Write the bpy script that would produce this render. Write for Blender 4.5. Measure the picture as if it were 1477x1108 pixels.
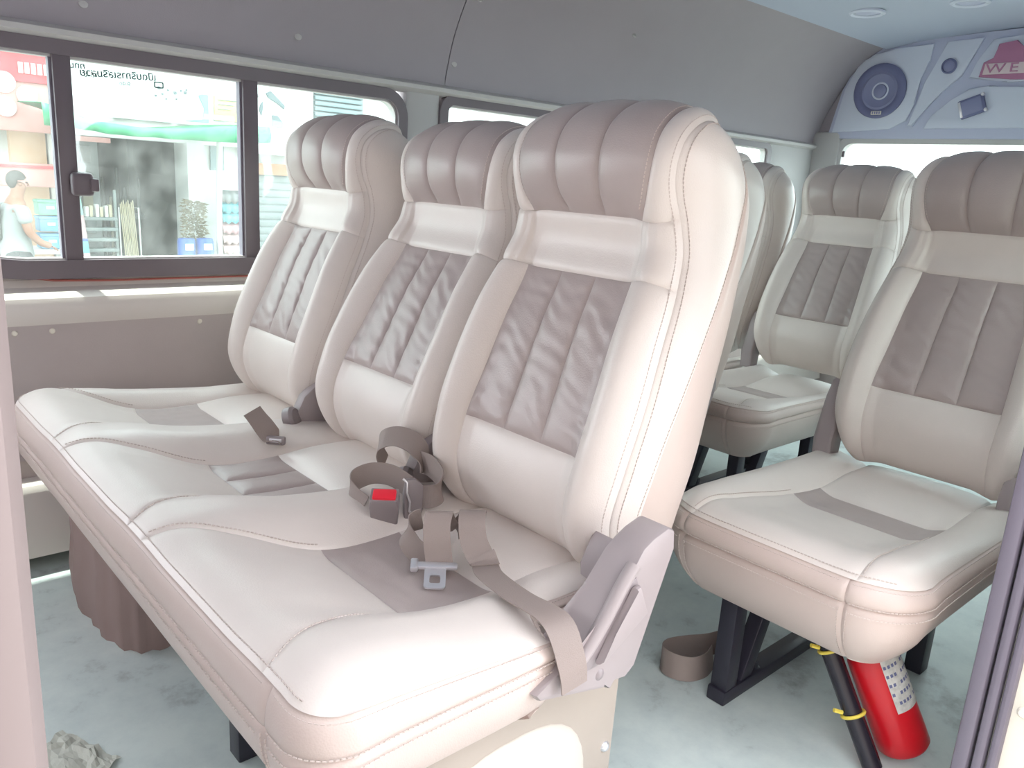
import bpy, bmesh, math, random
import numpy as np
from mathutils import Vector, Matrix, noise

random.seed(7)
sc = bpy.context.scene
COL = sc.collection
for o in list(bpy.data.objects):
    bpy.data.objects.remove(o, do_unlink=True)

# ---------------------------------------------------------------- camera, sky, sun, exposure
cd = bpy.data.cameras.new('camera')
cam = bpy.data.objects.new('camera', cd)
COL.objects.link(cam)
yaw, pitch, roll, F = 0.82864967, -0.24737755, 0.06347353, 1154.14
fw = Vector((math.cos(pitch) * math.cos(yaw), math.cos(pitch) * math.sin(yaw), math.sin(pitch)))
rt = Vector((math.sin(yaw), -math.cos(yaw), 0))
up = rt.cross(fw)
r2 = rt * math.cos(roll) + up * math.sin(roll)
u2 = up * math.cos(roll) - rt * math.sin(roll)
cam.matrix_world = Matrix(((r2.x, u2.x, -fw.x, -0.81936), (r2.y, u2.y, -fw.y, -0.91280), (r2.z, u2.z, -fw.z, 0.96838), (0, 0, 0, 1)))
cd.sensor_fit = 'HORIZONTAL'
cd.sensor_width = 36.0
cd.lens = 36.0 * F / 1477.0
cd.clip_start = 0.02
cd.clip_end = 200
sc.camera = cam

w = bpy.data.worlds.new('sky')
sc.world = w
w.use_nodes = True
bg = w.node_tree.nodes['Background']
bg.inputs[0].default_value = (0.90, 0.94, 1.0, 1)
bg.inputs[1].default_value = 1.7

sd = bpy.data.lights.new('sun', 'SUN')
sd.energy = 3.5
sd.angle = math.radians(2)
sd.color = (1.0, 0.96, 0.9)
sun = bpy.data.objects.new('sun', sd)
COL.objects.link(sun)
sun.rotation_euler = Vector((0.18, -0.42, -1.5)).to_track_quat('-Z', 'Y').to_euler()

vs = sc.view_settings
vs.view_transform = 'Standard'
vs.look = 'None'
vs.gamma = 1.0
vs.use_curve_mapping = False
vs.exposure = 2.1
sc.cycles.max_bounces = 12
sc.cycles.diffuse_bounces = 6
sc.cycles.transparent_max_bounces = 16
sc.cycles.sample_clamp_indirect = 6.0


# ---------------------------------------------------------------- materials
def lin(c):
    return tuple(((x / 255) / 12.92 if x <= 10 else (((x / 255) + 0.055) / 1.055) ** 2.4) for x in c)


def mat(name, col, rough=0.5, metal=0.0, bump=0.0, scale=200.0, var=0.0, vscale=6.0, spec=0.5, kind='noise'):
    m = bpy.data.materials.new(name)
    m.use_nodes = True
    nt = m.node_tree
    b = nt.nodes['Principled BSDF']
    c = lin(col) + (1,)
    b.inputs['Base Color'].default_value = c
    b.inputs['Roughness'].default_value = rough
    b.inputs['Metallic'].default_value = metal
    b.inputs['Specular IOR Level'].default_value = spec
    tc = nt.nodes.new('ShaderNodeTexCoord')
    if var > 0:
        n = nt.nodes.new('ShaderNodeTexNoise')
        n.inputs['Scale'].default_value = vscale
        n.inputs['Detail'].default_value = 6
        n.inputs['Roughness'].default_value = 0.6
        nt.links.new(tc.outputs['Object'], n.inputs['Vector'])
        cr = nt.nodes.new('ShaderNodeValToRGB')
        cr.color_ramp.elements[0].position = 0.3
        cr.color_ramp.elements[1].position = 0.7
        cr.color_ramp.elements[0].color = tuple(x * (1 - var) for x in c[:3]) + (1,)
        cr.color_ramp.elements[1].color = tuple(min(1, x * (1 + var)) for x in c[:3]) + (1,)
        nt.links.new(n.outputs['Fac'], cr.inputs['Fac'])
        nt.links.new(cr.outputs['Color'], b.inputs['Base Color'])
    if bump > 0:
        if kind == 'voronoi':
            t = nt.nodes.new('ShaderNodeTexVoronoi')
            out = t.outputs['Distance']
        else:
            t = nt.nodes.new('ShaderNodeTexNoise')
            t.inputs['Detail'].default_value = 3
            out = t.outputs['Fac']
        t.inputs['Scale'].default_value = scale
        nt.links.new(tc.outputs['Object'], t.inputs['Vector'])
        bp = nt.nodes.new('ShaderNodeBump')
        bp.inputs['Strength'].default_value = bump
        bp.inputs['Distance'].default_value = 0.002
        nt.links.new(out, bp.inputs['Height'])
        nt.links.new(bp.outputs['Normal'], b.inputs['Normal'])
    return m


M = {}
M['leather'] = mat('beige_leather', (220, 210, 204), 0.36, bump=0.10, scale=420, var=0.03, kind='voronoi')
M['leather_shaded'] = mat('shaded_beige_leather', (200, 183, 176), 0.42, bump=0.10, scale=420, var=0.03, kind='voronoi')  # beige leather darkened so the colour carries the weaker light on the bands
M['dark'] = mat('taupe_leather', (176, 163, 160), 0.34, bump=0.10, scale=420, var=0.05, kind='voronoi')
M['thread'] = mat('pale_thread', (206, 192, 186), 0.8)
M['plastic'] = mat('mauve_plastic', (158, 147, 148), 0.45, bump=0.05, scale=900)
M['lever'] = mat('lever_plastic', (140, 130, 132), 0.35)
M['steel_plate'] = mat('beige_painted_steel', (168, 156, 146), 0.4, var=0.03)
M['plate_cream'] = mat('plate_cream', (200, 192, 182), 0.4)
M['pillar'] = mat('pillar_rose', (138, 124, 122), 0.5)
M['cream'] = mat('cream_plastic', (226, 219, 206), 0.4, bump=0.03, scale=300)
M['webbing'] = mat('webbing', (146, 132, 127), 0.6, bump=0.3, scale=900)
M['chrome'] = mat('chrome', (222, 220, 224), 0.3, 0.75)
M['red'] = mat('red_button', (235, 40, 60), 0.35)
M['headliner'] = mat('headliner_vinyl', (158, 151, 158), 0.6, bump=0.15, scale=500, var=0.02)
M['ceiling'] = mat('ceiling_vinyl', (176, 184, 202), 0.6, bump=0.1, scale=500)
M['trimgrey'] = mat('pillar_trim', (186, 184, 184), 0.5, bump=0.05, scale=500)
M['sill'] = mat('sill_paint', (218, 210, 204), 0.35)
M['lowpanel'] = mat('lower_panel_vinyl', (184, 172, 169), 0.6, bump=0.1, scale=300, var=0.04)
M['black_frame'] = mat('black_frame', (108, 98, 104), 0.35)
M['rubber'] = mat('seal_rubber', (112, 105, 118), 0.5, bump=0.05, scale=300)
M['steel_black'] = mat('black_steel', (44, 42, 54), 0.35, bump=0.05, scale=200)
M['fabric_brown'] = mat('brown_cover', (150, 128, 124), 0.7, bump=0.15, scale=400, var=0.05)
M['paper'] = mat('paper', (190, 192, 182), 0.7, var=0.05, vscale=40)
M['pinstripe'] = mat('red_pinstripe', (196, 110, 100), 0.5)
M['ext_red'] = mat('extinguisher_red', (205, 28, 40), 0.28)
M['ext_black'] = mat('black_hose', (38, 34, 44), 0.25)
M['ziptie'] = mat('yellow_tie', (236, 214, 90), 0.5)
M['speaker'] = mat('speaker_cone', (106, 110, 146), 0.5)
M['speaker2'] = mat('speaker_inner', (130, 134, 168), 0.5)
M['panel_base'] = mat('rear_panel_grey', (184, 189, 212), 0.5)
M['panel_pad'] = mat('rear_panel_pad', (204, 210, 226), 0.5, bump=0.05, scale=400)


def floor_mat():
    m = mat('floor_vinyl', (176, 186, 184), 0.45, bump=0.12, scale=90, var=0.0)
    nt = m.node_tree
    b = nt.nodes['Principled BSDF']
    tc = nt.nodes.new('ShaderNodeTexCoord')
    n = nt.nodes.new('ShaderNodeTexNoise')
    n.inputs['Scale'].default_value = 5.0
    n.inputs['Detail'].default_value = 9
    n.inputs['Roughness'].default_value = 0.68
    nt.links.new(tc.outputs['Object'], n.inputs['Vector'])
    cr = nt.nodes.new('ShaderNodeValToRGB')
    e = cr.color_ramp.elements
    e[0].position = 0.33
    e[0].color = lin((150, 156, 156)) + (1,)
    e[1].position = 0.62
    e[1].color = lin((208, 218, 215)) + (1,)
    k = e.new(0.45)
    k.color = lin((194, 205, 204)) + (1,)
    nt.links.new(n.outputs['Fac'], cr.inputs['Fac'])
    nt.links.new(cr.outputs['Color'], b.inputs['Base Color'])
    return m


M['floor'] = floor_mat()


def glass_mat(d0=.02, d1=.07):
    m = bpy.data.materials.new('window_glass')
    m.use_nodes = True
    nt = m.node_tree
    nt.nodes.remove(nt.nodes['Principled BSDF'])
    out = nt.nodes['Material Output']
    tr = nt.nodes.new('ShaderNodeBsdfTransparent')
    tr.inputs[0].default_value = (0.90, 0.97, 0.94, 1)
    gl = nt.nodes.new('ShaderNodeBsdfGlossy')
    gl.inputs['Roughness'].default_value = 0.02
    df = nt.nodes.new('ShaderNodeBsdfTranslucent')
    df.inputs[0].default_value = (0.8, 0.85, 0.82, 1)
    mx = nt.nodes.new('ShaderNodeMixShader')
    mx.inputs[0].default_value = 0.06
    mx2 = nt.nodes.new('ShaderNodeMixShader')
    # faint dust film on the pane
    tc = nt.nodes.new('ShaderNodeTexCoord')
    n = nt.nodes.new('ShaderNodeTexNoise')
    n.inputs['Scale'].default_value = 14
    n.inputs['Detail'].default_value = 8
    nt.links.new(tc.outputs['Object'], n.inputs['Vector'])
    mr = nt.nodes.new('ShaderNodeMapRange')
    mr.inputs['From Min'].default_value = 0.35
    mr.inputs['From Max'].default_value = 0.75
    mr.inputs['To Min'].default_value = d0
    mr.inputs['To Max'].default_value = d1
    nt.links.new(n.outputs['Fac'], mr.inputs['Value'])
    nt.links.new(mr.outputs['Result'], mx2.inputs[0])
    nt.links.new(tr.outputs[0], mx.inputs[1])
    nt.links.new(gl.outputs[0], mx.inputs[2])
    nt.links.new(mx.outputs[0], mx2.inputs[1])
    nt.links.new(df.outputs[0], mx2.inputs[2])
    nt.links.new(mx2.outputs[0], out.inputs[0])
    return m


M['glass'] = glass_mat()
M['clean_glass'] = glass_mat(.01, .03)


# ---------------------------------------------------------------- helpers
def link(name, me, parent=None, loc=(0, 0, 0), rot=(0, 0, 0)):
    o = bpy.data.objects.new(name, me)
    COL.objects.link(o)
    o.location = loc
    o.rotation_euler = rot
    if parent is not None:
        o.parent = parent
    return o


def mk(name, V, Fc, m, smooth=True):
    me = bpy.data.meshes.new(name)
    me.from_pydata([tuple(map(float, v)) for v in V], [], Fc)
    me.materials.append(M[m] if isinstance(m, str) else m)
    if smooth:
        me.polygons.foreach_set('use_smooth', [True] * len(me.polygons))
    me.update()
    return me


def empty(name, loc=(0, 0, 0), label=None, cat=None, group=None, kind=None, rz=0):
    o = bpy.data.objects.new(name, None)
    COL.objects.link(o)
    o.location = loc
    o.rotation_euler = (0, 0, rz)
    o.empty_display_size = 0.05
    tag(o, label, cat, group, kind)
    return o


def tag(o, label=None, cat=None, group=None, kind=None):
    if label: o['label'] = label
    if cat: o['category'] = cat
    if group: o['group'] = group
    if kind: o['kind'] = kind
    return o


def bm_mesh(name, bm, m, smooth=False):
    bmesh.ops.recalc_face_normals(bm, faces=bm.faces)
    me = bpy.data.meshes.new(name)
    bm.to_mesh(me)
    bm.free()
    me.materials.append(M[m] if isinstance(m, str) else m)
    if smooth:
        me.polygons.foreach_set('use_smooth', [True] * len(me.polygons))
        me.set_sharp_from_angle(angle=math.radians(40))
    return me


def add_box(bm, x0, x1, y0, y1, z0, z1, bev=0.0, seg=2):
    vs_ = [bm.verts.new((x, y, z)) for x in (x0, x1) for y in (y0, y1) for z in (z0, z1)]
    q = [(0, 1, 3, 2), (4, 6, 7, 5), (0, 4, 5, 1), (2, 3, 7, 6), (0, 2, 6, 4), (1, 5, 7, 3)]
    fs = [bm.faces.new([vs_[i] for i in f]) for f in q]
    if bev > 0:
        es = list({e for f in fs for e in f.edges})
        bmesh.ops.bevel(bm, geom=es, offset=bev, segments=seg, affect='EDGES', profile=0.5)


def box(name, x0, x1, y0, y1, z0, z1, m, parent=None, bev=0.0, smooth=True):
    bm = bmesh.new()
    add_box(bm, x0, x1, y0, y1, z0, z1, bev)
    return link(name, bm_mesh(name, bm, m, smooth and bev > 0), parent)


def add_prism(bm, poly, axis, a0, a1, bev=0.0, seg=2):
    """poly of (u,v): axis 'y' -> (x,z), 'x' -> (y,z), 'z' -> (x,y)"""
    def P(u, v, a):
        return {'y': (u, a, v), 'x': (a, u, v), 'z': (u, v, a)}[axis]
    A = [bm.verts.new(P(u, v, a0)) for u, v in poly]
    B = [bm.verts.new(P(u, v, a1)) for u, v in poly]
    n = len(poly)
    fs = [bm.faces.new(A), bm.faces.new(B[::-1])]
    for i in range(n):
        bm.faces.new((A[i], B[i], B[(i + 1) % n], A[(i + 1) % n]))
    if bev > 0:
        es = list({e for f in fs for e in f.edges})
        bmesh.ops.bevel(bm, geom=es, offset=bev, segments=seg, affect='EDGES', profile=0.5)


def prism(name, poly, axis, a0, a1, m, parent=None, bev=0.0):
    bm = bmesh.new()
    add_prism(bm, poly, axis, a0, a1, bev)
    return link(name, bm_mesh(name, bm, m, True), parent)


def smooth_poly(pts, n=6, closed=True):
    """Catmull-Rom through the points"""
    out = []
    N = len(pts)
    rng = range(N if closed else N - 1)
    for i in rng:
        if closed:
            p = [Vector(pts[(i + k) % N]) for k in (-1, 0, 1, 2)]
        else:
            p = [Vector(pts[min(max(i + k, 0), N - 1)]) for k in (-1, 0, 1, 2)]
        for j in range(n):
            t = j / n
            out.append(0.5 * ((2 * p[1]) + (p[2] - p[0]) * t + (2 * p[0] - 5 * p[1] + 4 * p[2] - p[3]) * t * t + (3 * p[1] - p[0] - 3 * p[2] + p[3]) * t ** 3))
    if not closed:
        out.append(Vector(pts[-1]))
    return out


def rrect(x0, x1, z0, z1, r, n=6):
    pts = []
    for cx, cz, a0 in ((x1 - r, z1 - r, 0), (x0 + r, z1 - r, 90), (x0 + r, z0 + r, 180), (x1 - r, z0 + r, 270)):
        for k in range(n + 1):
            a = math.radians(a0 + 90 * k / n)
            pts.append((cx + r * math.cos(a), cz + r * math.sin(a)))
    return pts


def ring_mesh(name, outer, inner, axis, a0, a1, m):
    def P(u, v, a):
        return {'y': (u, a, v), 'x': (a, u, v), 'z': (u, v, a)}[axis]
    n = len(outer)
    V = [P(*p, a) for a in (a0, a1) for lp in (outer, inner) for p in lp]
    Fc = []
    for i in range(n):
        j = (i + 1) % n
        Fc += [(i, j, n + j, n + i), (2 * n + i, 3 * n + i, 3 * n + j, 2 * n + j), (i, 2 * n + i, 2 * n + j, j), (n + i, n + j, 3 * n + j, 3 * n + i)]
    bm = bmesh.new()
    vv = [bm.verts.new(v) for v in V]
    for f in Fc:
        bm.faces.new([vv[i] for i in f])
    return bm_mesh(name, bm, m, True)


def tube_mesh(name, pts, r, m, n=10, cap=True):
    pts = [Vector(p) for p in pts]
    rs = r if isinstance(r, (list, tuple)) else [r] * len(pts)
    V, Fc = [], []
    t0 = (pts[1] - pts[0]).normalized()
    a = t0.orthogonal().normalized()
    for i, p in enumerate(pts):
        t = (pts[min(i + 1, len(pts) - 1)] - pts[max(i - 1, 0)]).normalized()
        a = (a - t * a.dot(t)).normalized()
        b = t.cross(a)
        for k in range(n):
            g = 2 * math.pi * k / n
            V.append(p + (a * math.cos(g) + b * math.sin(g)) * rs[i])
    for i in range(len(pts) - 1):
        for k in range(n):
            Fc.append((i * n + k, i * n + (k + 1) % n, (i + 1) * n + (k + 1) % n, (i + 1) * n + k))
    if cap:
        Fc.append(tuple(range(n))[::-1])
        Fc.append(tuple((len(pts) - 1) * n + k for k in range(n)))
    me = mk(name, V, Fc, m)
    me.set_sharp_from_angle(angle=math.radians(50))
    return me


def lathe_mesh(name, prof, m, n=28, axis='z'):
    """prof of (radius, height); closed at the ends when radius is 0"""
    V, Fc = [], []
    for r, h in prof:
        for k in range(n):
            g = 2 * math.pi * k / n
            u, v = r * math.cos(g), r * math.sin(g)
            V.append({'z': (u, v, h), 'x': (-h, u, v), 'y': (u, h, v)}[axis])
    for i in range(len(prof) - 1):
        for k in range(n):
            Fc.append((i * n + k, i * n + (k + 1) % n, (i + 1) * n + (k + 1) % n, (i + 1) * n + k))
    bm = bmesh.new()
    vv = [bm.verts.new(v) for v in V]
    for f in Fc:
        try:
            bm.faces.new([vv[i] for i in f])
        except ValueError:
            pass
    bmesh.ops.remove_doubles(bm, verts=bm.verts, dist=1e-5)
    me = bm_mesh(name, bm, m, True)
    return me


def ribbon_mesh(name, pts, sides, width, m, thick=0.0016, sub=5):
    """a strap: centre points and across directions, smoothed, with thickness"""
    P = smooth_poly(pts, sub, False)
    S = smooth_poly(sides, sub, False)
    V, Fc = [], []
    n = len(P)
    K = 5
    for i in range(n):
        t = (P[min(i + 1, n - 1)] - P[max(i - 1, 0)]).normalized()
        s = S[i]
        s = (s - t * s.dot(t)).normalized()
        nn = t.cross(s)
        for sg in (1, -1):
            for k in range(K):
                q = (k / (K - 1) - 0.5) * width
                V.append(P[i] + s * q + nn * sg * thick * 0.5)
    R = 2 * K
    for i in range(n - 1):
        for k in range(K - 1):
            Fc.append((i * R + k, i * R + k + 1, (i + 1) * R + k + 1, (i + 1) * R + k))
            Fc.append((i * R + K + k + 1, i * R + K + k, (i + 1) * R + K + k, (i + 1) * R + K + k + 1))
        Fc.append((i * R + K, i * R, (i + 1) * R, (i + 1) * R + K))
        Fc.append((i * R + K - 1, i * R + 2 * K - 1, (i + 1) * R + 2 * K - 1, (i + 1) * R + K - 1))
    Fc.append(tuple(range(K)) + tuple(range(2 * K - 1, K - 1, -1)))
    b0 = (n - 1) * R
    Fc.append(tuple(b0 + K - 1 - k for k in range(K)) + tuple(b0 + K + k for k in range(K)))
    me = mk(name, V, Fc, m)
    me.set_sharp_from_angle(angle=math.radians(50))
    return me


def hermite(xs, ys, x):
    xs = np.asarray(xs, float)
    ys = np.asarray(ys, float)
    d = np.gradient(ys, xs)
    x = np.clip(np.asarray(x, float), xs[0], xs[-1])
    i = np.clip(np.searchsorted(xs, x, side='right') - 1, 0, len(xs) - 2)
    h = xs[i + 1] - xs[i]
    t = (x - xs[i]) / h
    return ((2 * t ** 3 - 3 * t ** 2 + 1) * ys[i] + (t ** 3 - 2 * t ** 2 + t) * h * d[i] + (-2 * t ** 3 + 3 * t ** 2) * ys[i + 1] + (t ** 3 - t ** 2) * h * d[i + 1])


def sstep(a, b, x):
    t = np.clip((x - a) / (b - a), 0, 1)
    return t * t * (3 - 2 * t)


def grid_faces(nu, nv, flip=False):
    Fc = []
    for i in range(nu - 1):
        for j in range(nv - 1):
            f = (i * nv + j, (i + 1) * nv + j, (i + 1) * nv + j + 1, i * nv + j + 1)
            Fc.append(f[::-1] if flip else f)
    return Fc


def warp(n, k=0.55):
    a = np.linspace(0, 1, n)
    return (1 - k) * a + k * (0.5 - 0.5 * np.cos(np.pi * a))


def nz(x, y, z):
    return noise.noise(Vector((x, y, z)))


def stitches(name, runs, pitch=0.0062, ln=0.0042, wd=0.0012, ht=0.0010):
    """runs: lists of (point, normal). Each dash is a tiny raised bar of thread."""
    V, Fc = [], []
    for run in runs:
        P = [Vector(p) for p, _ in run]
        N = [Vector(q) for _, q in run]
        L = [0.0]
        for i in range(1, len(P)):
            L.append(L[-1] + (P[i] - P[i - 1]).length)
        s, i = pitch * 0.5, 0
        while s + ln < L[-1]:
            while L[i + 1] < s: i += 1
            f = (s - L[i]) / max(L[i + 1] - L[i], 1e-9)
            p = P[i].lerp(P[i + 1], f)
            n = N[i].lerp(N[i + 1], f).normalized()
            t = (P[i + 1] - P[i]).normalized()
            b = t.cross(n).normalized()
            k = len(V)
            for dz in (-0.0006, ht):
                for du, db in ((-ln / 2, -wd / 2), (ln / 2, -wd / 2), (ln / 2, wd / 2), (-ln / 2, wd / 2)):
                    V.append(p + t * du + b * db + n * dz)
            for q in ((4, 5, 6, 7), (0, 1, 5, 4), (1, 2, 6, 5), (2, 3, 7, 6), (3, 0, 4, 7)):
                Fc.append(tuple(k + x for x in q))
            s += pitch
    return mk(name, V, Fc, 'thread', False)


# ---------------------------------------------------------------- seat backrest (sewn from panels)
PIV = np.array([0.10, 0.0, 0.42])
BX = [.078, .046, .030, .050, .084, .124, .169, .188, .182, .168, .158, .158, .172, .206, .258, .306, .333]
BZ = [.385, .430, .490, .568, .650, .740, .826, .875, .920, .952, .985, 1.016, 1.050, 1.077, 1.090, 1.078, 1.040]
BW = [.182, .196, .209, .217, .217, .209, .196, .186, .178, .175, .176, .178, .179, .177, .172, .164, .154]
BC = [.128, .129, .131, .132, .127, .121, .115, .116, .119, .134, .142, .145, .144, .140, .134, .128, .122]
SL = np.concatenate([[0], np.cumsum(np.hypot(np.diff(BX), np.diff(BZ)))])
S1, S2, S3, S4 = SL[3], SL[6], SL[8], SL[-1]
QX = [.215, .262, .292, .325, .350, .358, .350, .335]
QZ = [.420, .540, .660, .770, .870, .945, 1.000, 1.040]
G = 0.0045


def bw(s): return hermite(SL, BW, s)
def bc(s): return hermite(SL, BC, s)


def b_base(y, s):
    x, z = hermite(SL, BX, s), hermite(SL, BZ, s)
    e = 1e-3
    tx = hermite(SL, BX, np.clip(s + e, 0, S4)) - hermite(SL, BX, np.clip(s - e, 0, S4))
    tz = hermite(SL, BZ, np.clip(s + e, 0, S4)) - hermite(SL, BZ, np.clip(s - e, 0, S4))
    l = np.hypot(tx, tz)
    nx, nz_ = -tz / l, tx / l
    t = np.abs(y) / bw(s)
    amp = hermite([0, S1 * .6, S1, (S1 + S2) / 2, S2, (S2 + S3) / 2, S3, S3 + .06, S4], [.012, .028, .034, .034, .026, .020, .010, .0, .0], s)
    D = amp * sstep(.50, .80, t) - hermite([0, S2, S3, S3 + .08, S4], [.040, .038, .026, .020, .016], s) * (np.clip((t - .78) / .22, 0, 1)) ** 2
    head = sstep(S3, S3 + .05, s) * (1 - sstep(S4 - .12, S4, s))
    D = D + head * .007 * (1 - np.clip(t / .8, 0, 1) ** 2)
    # a soft hollow where the shoulders rest
    return np.stack([x + nx * D, y, z + nz_ * D], -1)


def b_norm(y, s):
    e = 6e-4
    du = b_base(y + e, s) - b_base(y - e, s)
    dv = b_base(y, np.clip(s + e, 0, S4)) - b_base(y, np.clip(s - e, 0, S4))
    n = np.cross(dv, du)
    n /= np.linalg.norm(n, axis=-1, keepdims=True) + 1e-12
    return n


def b_pos(y, s, h):
    return b_base(y, s) + b_norm(y, s) * h[..., None]


def b_patch(name, yl, yr, sa, sb, m, puff=.004, ws=.0055, wp=.03, wrinkle=0.0, seed=0, seams=(1, 1, 1, 1), step=.0045, crease=False):
    """patch between the column curves yl(s), yr(s) and the rows sa..sb; seams: left, right, bottom, top"""
    W = float(np.max(yr(np.linspace(sa, sb, 9)) - yl(np.linspace(sa, sb, 9))))
    nu, nv = max(8, int(W / step)), max(8, int((sb - sa) / step))
    A, Bv = np.meshgrid(warp(nu), sa + (sb - sa) * warp(nv, .5), indexing='ij')
    YL, YR = yl(Bv), yr(Bv)
    Y = YL + (YR - YL) * A
    ds = [A * (YR - YL), (1 - A) * (YR - YL), Bv - sa, sb - Bv]
    g = np.ones_like(A)
    p = np.ones_like(A)
    for d, on in zip(ds, seams):
        if on:
            g = g * (1 - np.exp(-d / ws))
            p = p * (1 - np.exp(-d / wp))
    h = -G * (1 - g) + puff * p
    if crease:
        c = bc(Bv)
        h -= .004 * np.exp(-((np.abs(Y) - c) / .010) ** 2)
        # stretch folds fanning from the headrest corners
        h += .0018 * np.sin((np.abs(Y) - c) * 420 + (Bv - sa) * 60) * np.exp(-((np.abs(Y) - c - .012) / .02) ** 2)
    if wrinkle > 0:
        R = np.empty_like(A)
        for i in range(nu):
            for j in range(nv):
                y_, s_ = Y[i, j], Bv[i, j]
                ph = .62 * nz(y_ * 16 + seed, s_ * 12, seed * 1.7)
                env = .55 + .75 * nz(y_ * 14 - seed, s_ * 11, 3.1 + seed)
                R[i, j] = math.sin(2 * math.pi * (s_ / .036 - y_ * 11.0 + 1.5 * ph)) * max(env, 0) + .9 * nz(y_ * 34 + seed, s_ * 60 - y_ * 30, seed)
        side = np.exp(-np.minimum(ds[0], ds[1]) / .022)
        h += wrinkle * R * (.45 + .8 * side) * np.clip(p * 3, 0, 1)
    V = b_pos(Y, Bv, h).reshape(-1, 3) - PIV
    return mk(name, V, grid_faces(nu, nv), m)


def build_backrest_meshes():
    L = []

    def cl(k): return lambda s, k=k: bc(s) * k
    def wl(k): return lambda s, k=k: bw(s) * k
    L.append(('lower_panel', b_patch('lower_panel', cl(-1), cl(1), 0, S1, 'leather', .010, wp=.05)))
    for i in range(3):
        L.append(('lumbar_channel', b_patch('lumbar_channel', cl(-1 + 2 * i / 3), cl(-1 + 2 * (i + 1) / 3), S1, S2, 'dark', .004, wp=.016, wrinkle=.0013, seed=i + 1, step=.003)))
    for sg in (-1, 1):
        a, b = (wl(-1), cl(-1)) if sg < 0 else (cl(1), wl(1))
        L.append(('bolster', b_patch('bolster', a, b, 0, S2, 'leather', .004)))
        L.append(('headrest_wing', b_patch('headrest_wing', a, b, S3, S4, 'leather', .004, wp=.02)))
    L.append(('shoulder_panel', b_patch('shoulder_panel', wl(-1), wl(1), S2, S3, 'leather', .003, crease=True)))
    for i in range(3):
        L.append(('headrest_channel', b_patch('headrest_channel', cl(-1 + 2 * i / 3), cl(-1 + 2 * (i + 1) / 3), S3, S4, 'dark', .0045, wp=.014)))
    # side panels and the rear cover
    qs = np.linspace(0, 1, len(QX))

    def side_pos(sv, q, sg, h=0.0):
        y0 = sg * bw(sv)
        P0 = b_base(y0, sv) - b_norm(y0, sv) * G
        v = sv / S4
        qx, qz = hermite(qs, QX, v), hermite(qs, QZ, v)
        qy = sg * hermite([0, .5, .8, 1], [.196, .196, .182, .154], v)
        Q = np.stack([qx, qy, qz], -1)
        q3 = q[..., None]
        pos = P0 * (1 - q3) + Q * q3
        ln = np.linalg.norm(Q - P0, axis=-1)
        bul = np.sin(np.pi * np.clip(q, 0, 1)) ** .75 * np.maximum(.13 * ln, .020 * sstep(0, .16, ln))
        pos[..., 1] += sg * (bul + h)
        return pos

    def split(sv):
        return hermite([0, .3 * S4, .5 * S4, .68 * S4, .8 * S4, S4], [.22, .34, .56, .84, .93, .97], sv)
    nv = 90
    for sg in (-1, 1):
        for nm, q0, q1, nu, m in (('side_panel', 0, 1, 22, 'leather'), ('cover', 0, 1, 14, None)):
            if m is None: continue
            A, Sv = np.meshgrid(warp(nu, .7), np.linspace(0, S4, nv), indexing='ij')
            sp = split(Sv)
            q = A * sp
            d = np.minimum(A, 1 - A) * .12
            h = -G * np.exp(-d / .005) * (A > .5) - .002 * np.exp(-d / .005) * (A <= .5)
            V = side_pos(Sv, q, sg, h).reshape(-1, 3) - PIV
            L.append(('side_panel', mk('side_panel', V, grid_faces(nu, nv, sg > 0), 'leather')))
    # rear cover: from one split line round the back to the other
    cols = []
    Sv = np.linspace(0, S4, nv)
    for k in range(8):
        a = k / 8
        q = split(Sv) + (1 - split(Sv)) * a
        cols.append(side_pos(Sv, q, -1, np.full(nv, -G if k == 0 else 0.0)))
    P0, P1 = side_pos(Sv, np.ones(nv), -1), side_pos(Sv, np.ones(nv), 1)
    for k in range(13):
        t = k / 12
        c = P0 * (1 - t) + P1 * t
        c[:, 0] += .018 * np.sin(np.pi * t) * np.sin(np.pi * np.clip(Sv / S4, 0, 1)) ** .5
        cols.append(c)
    for k in range(7, -1, -1):
        a = k / 8
        q = split(Sv) + (1 - split(Sv)) * a
        cols.append(side_pos(Sv, q, 1, np.full(nv, -G if k == 0 else 0.0)))
    V = np.stack(cols, 0).reshape(-1, 3) - PIV
    L.insert(0, ('backrest', mk('backrest', V, grid_faces(len(cols), nv, True), 'leather_shaded')))
    # double stitching along the front edge of each side and along the panel seams
    runs = []
    Sv = np.linspace(.03, S4 - .015, 200)
    for sg in (-1, 1):
        y0 = sg * (bw(Sv) - .006)
        P = b_pos(y0, Sv, np.full(200, -.0012)) - PIV
        N = b_norm(y0, Sv)
        runs.append(list(zip(P, N)))
        P = side_pos(Sv, np.full(200, .055), sg, np.full(200, .0004)) - PIV
        N = b_norm(sg * (bw(Sv) - .001), Sv) + np.array([0, sg * 1.0, 0])
        runs.append(list(zip(P, N)))
        q = split(Sv)
        P = side_pos(Sv, q - .05, sg, np.full(200, .0)) - PIV
        runs.append(list(zip(P, np.tile([0, sg, 0], (200, 1)))))
        s_ = np.linspace(S3 + .02, S4 - .02, 90)
        y0 = sg * (bc(s_) - .006)
        runs.append(list(zip(b_pos(y0, s_, np.full(90, -.0002)) - PIV, b_norm(y0, s_))))
    me = stitches('stitching', runs)
    L.append(('stitching', me))
    return L


BACK = build_backrest_meshes()


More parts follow.
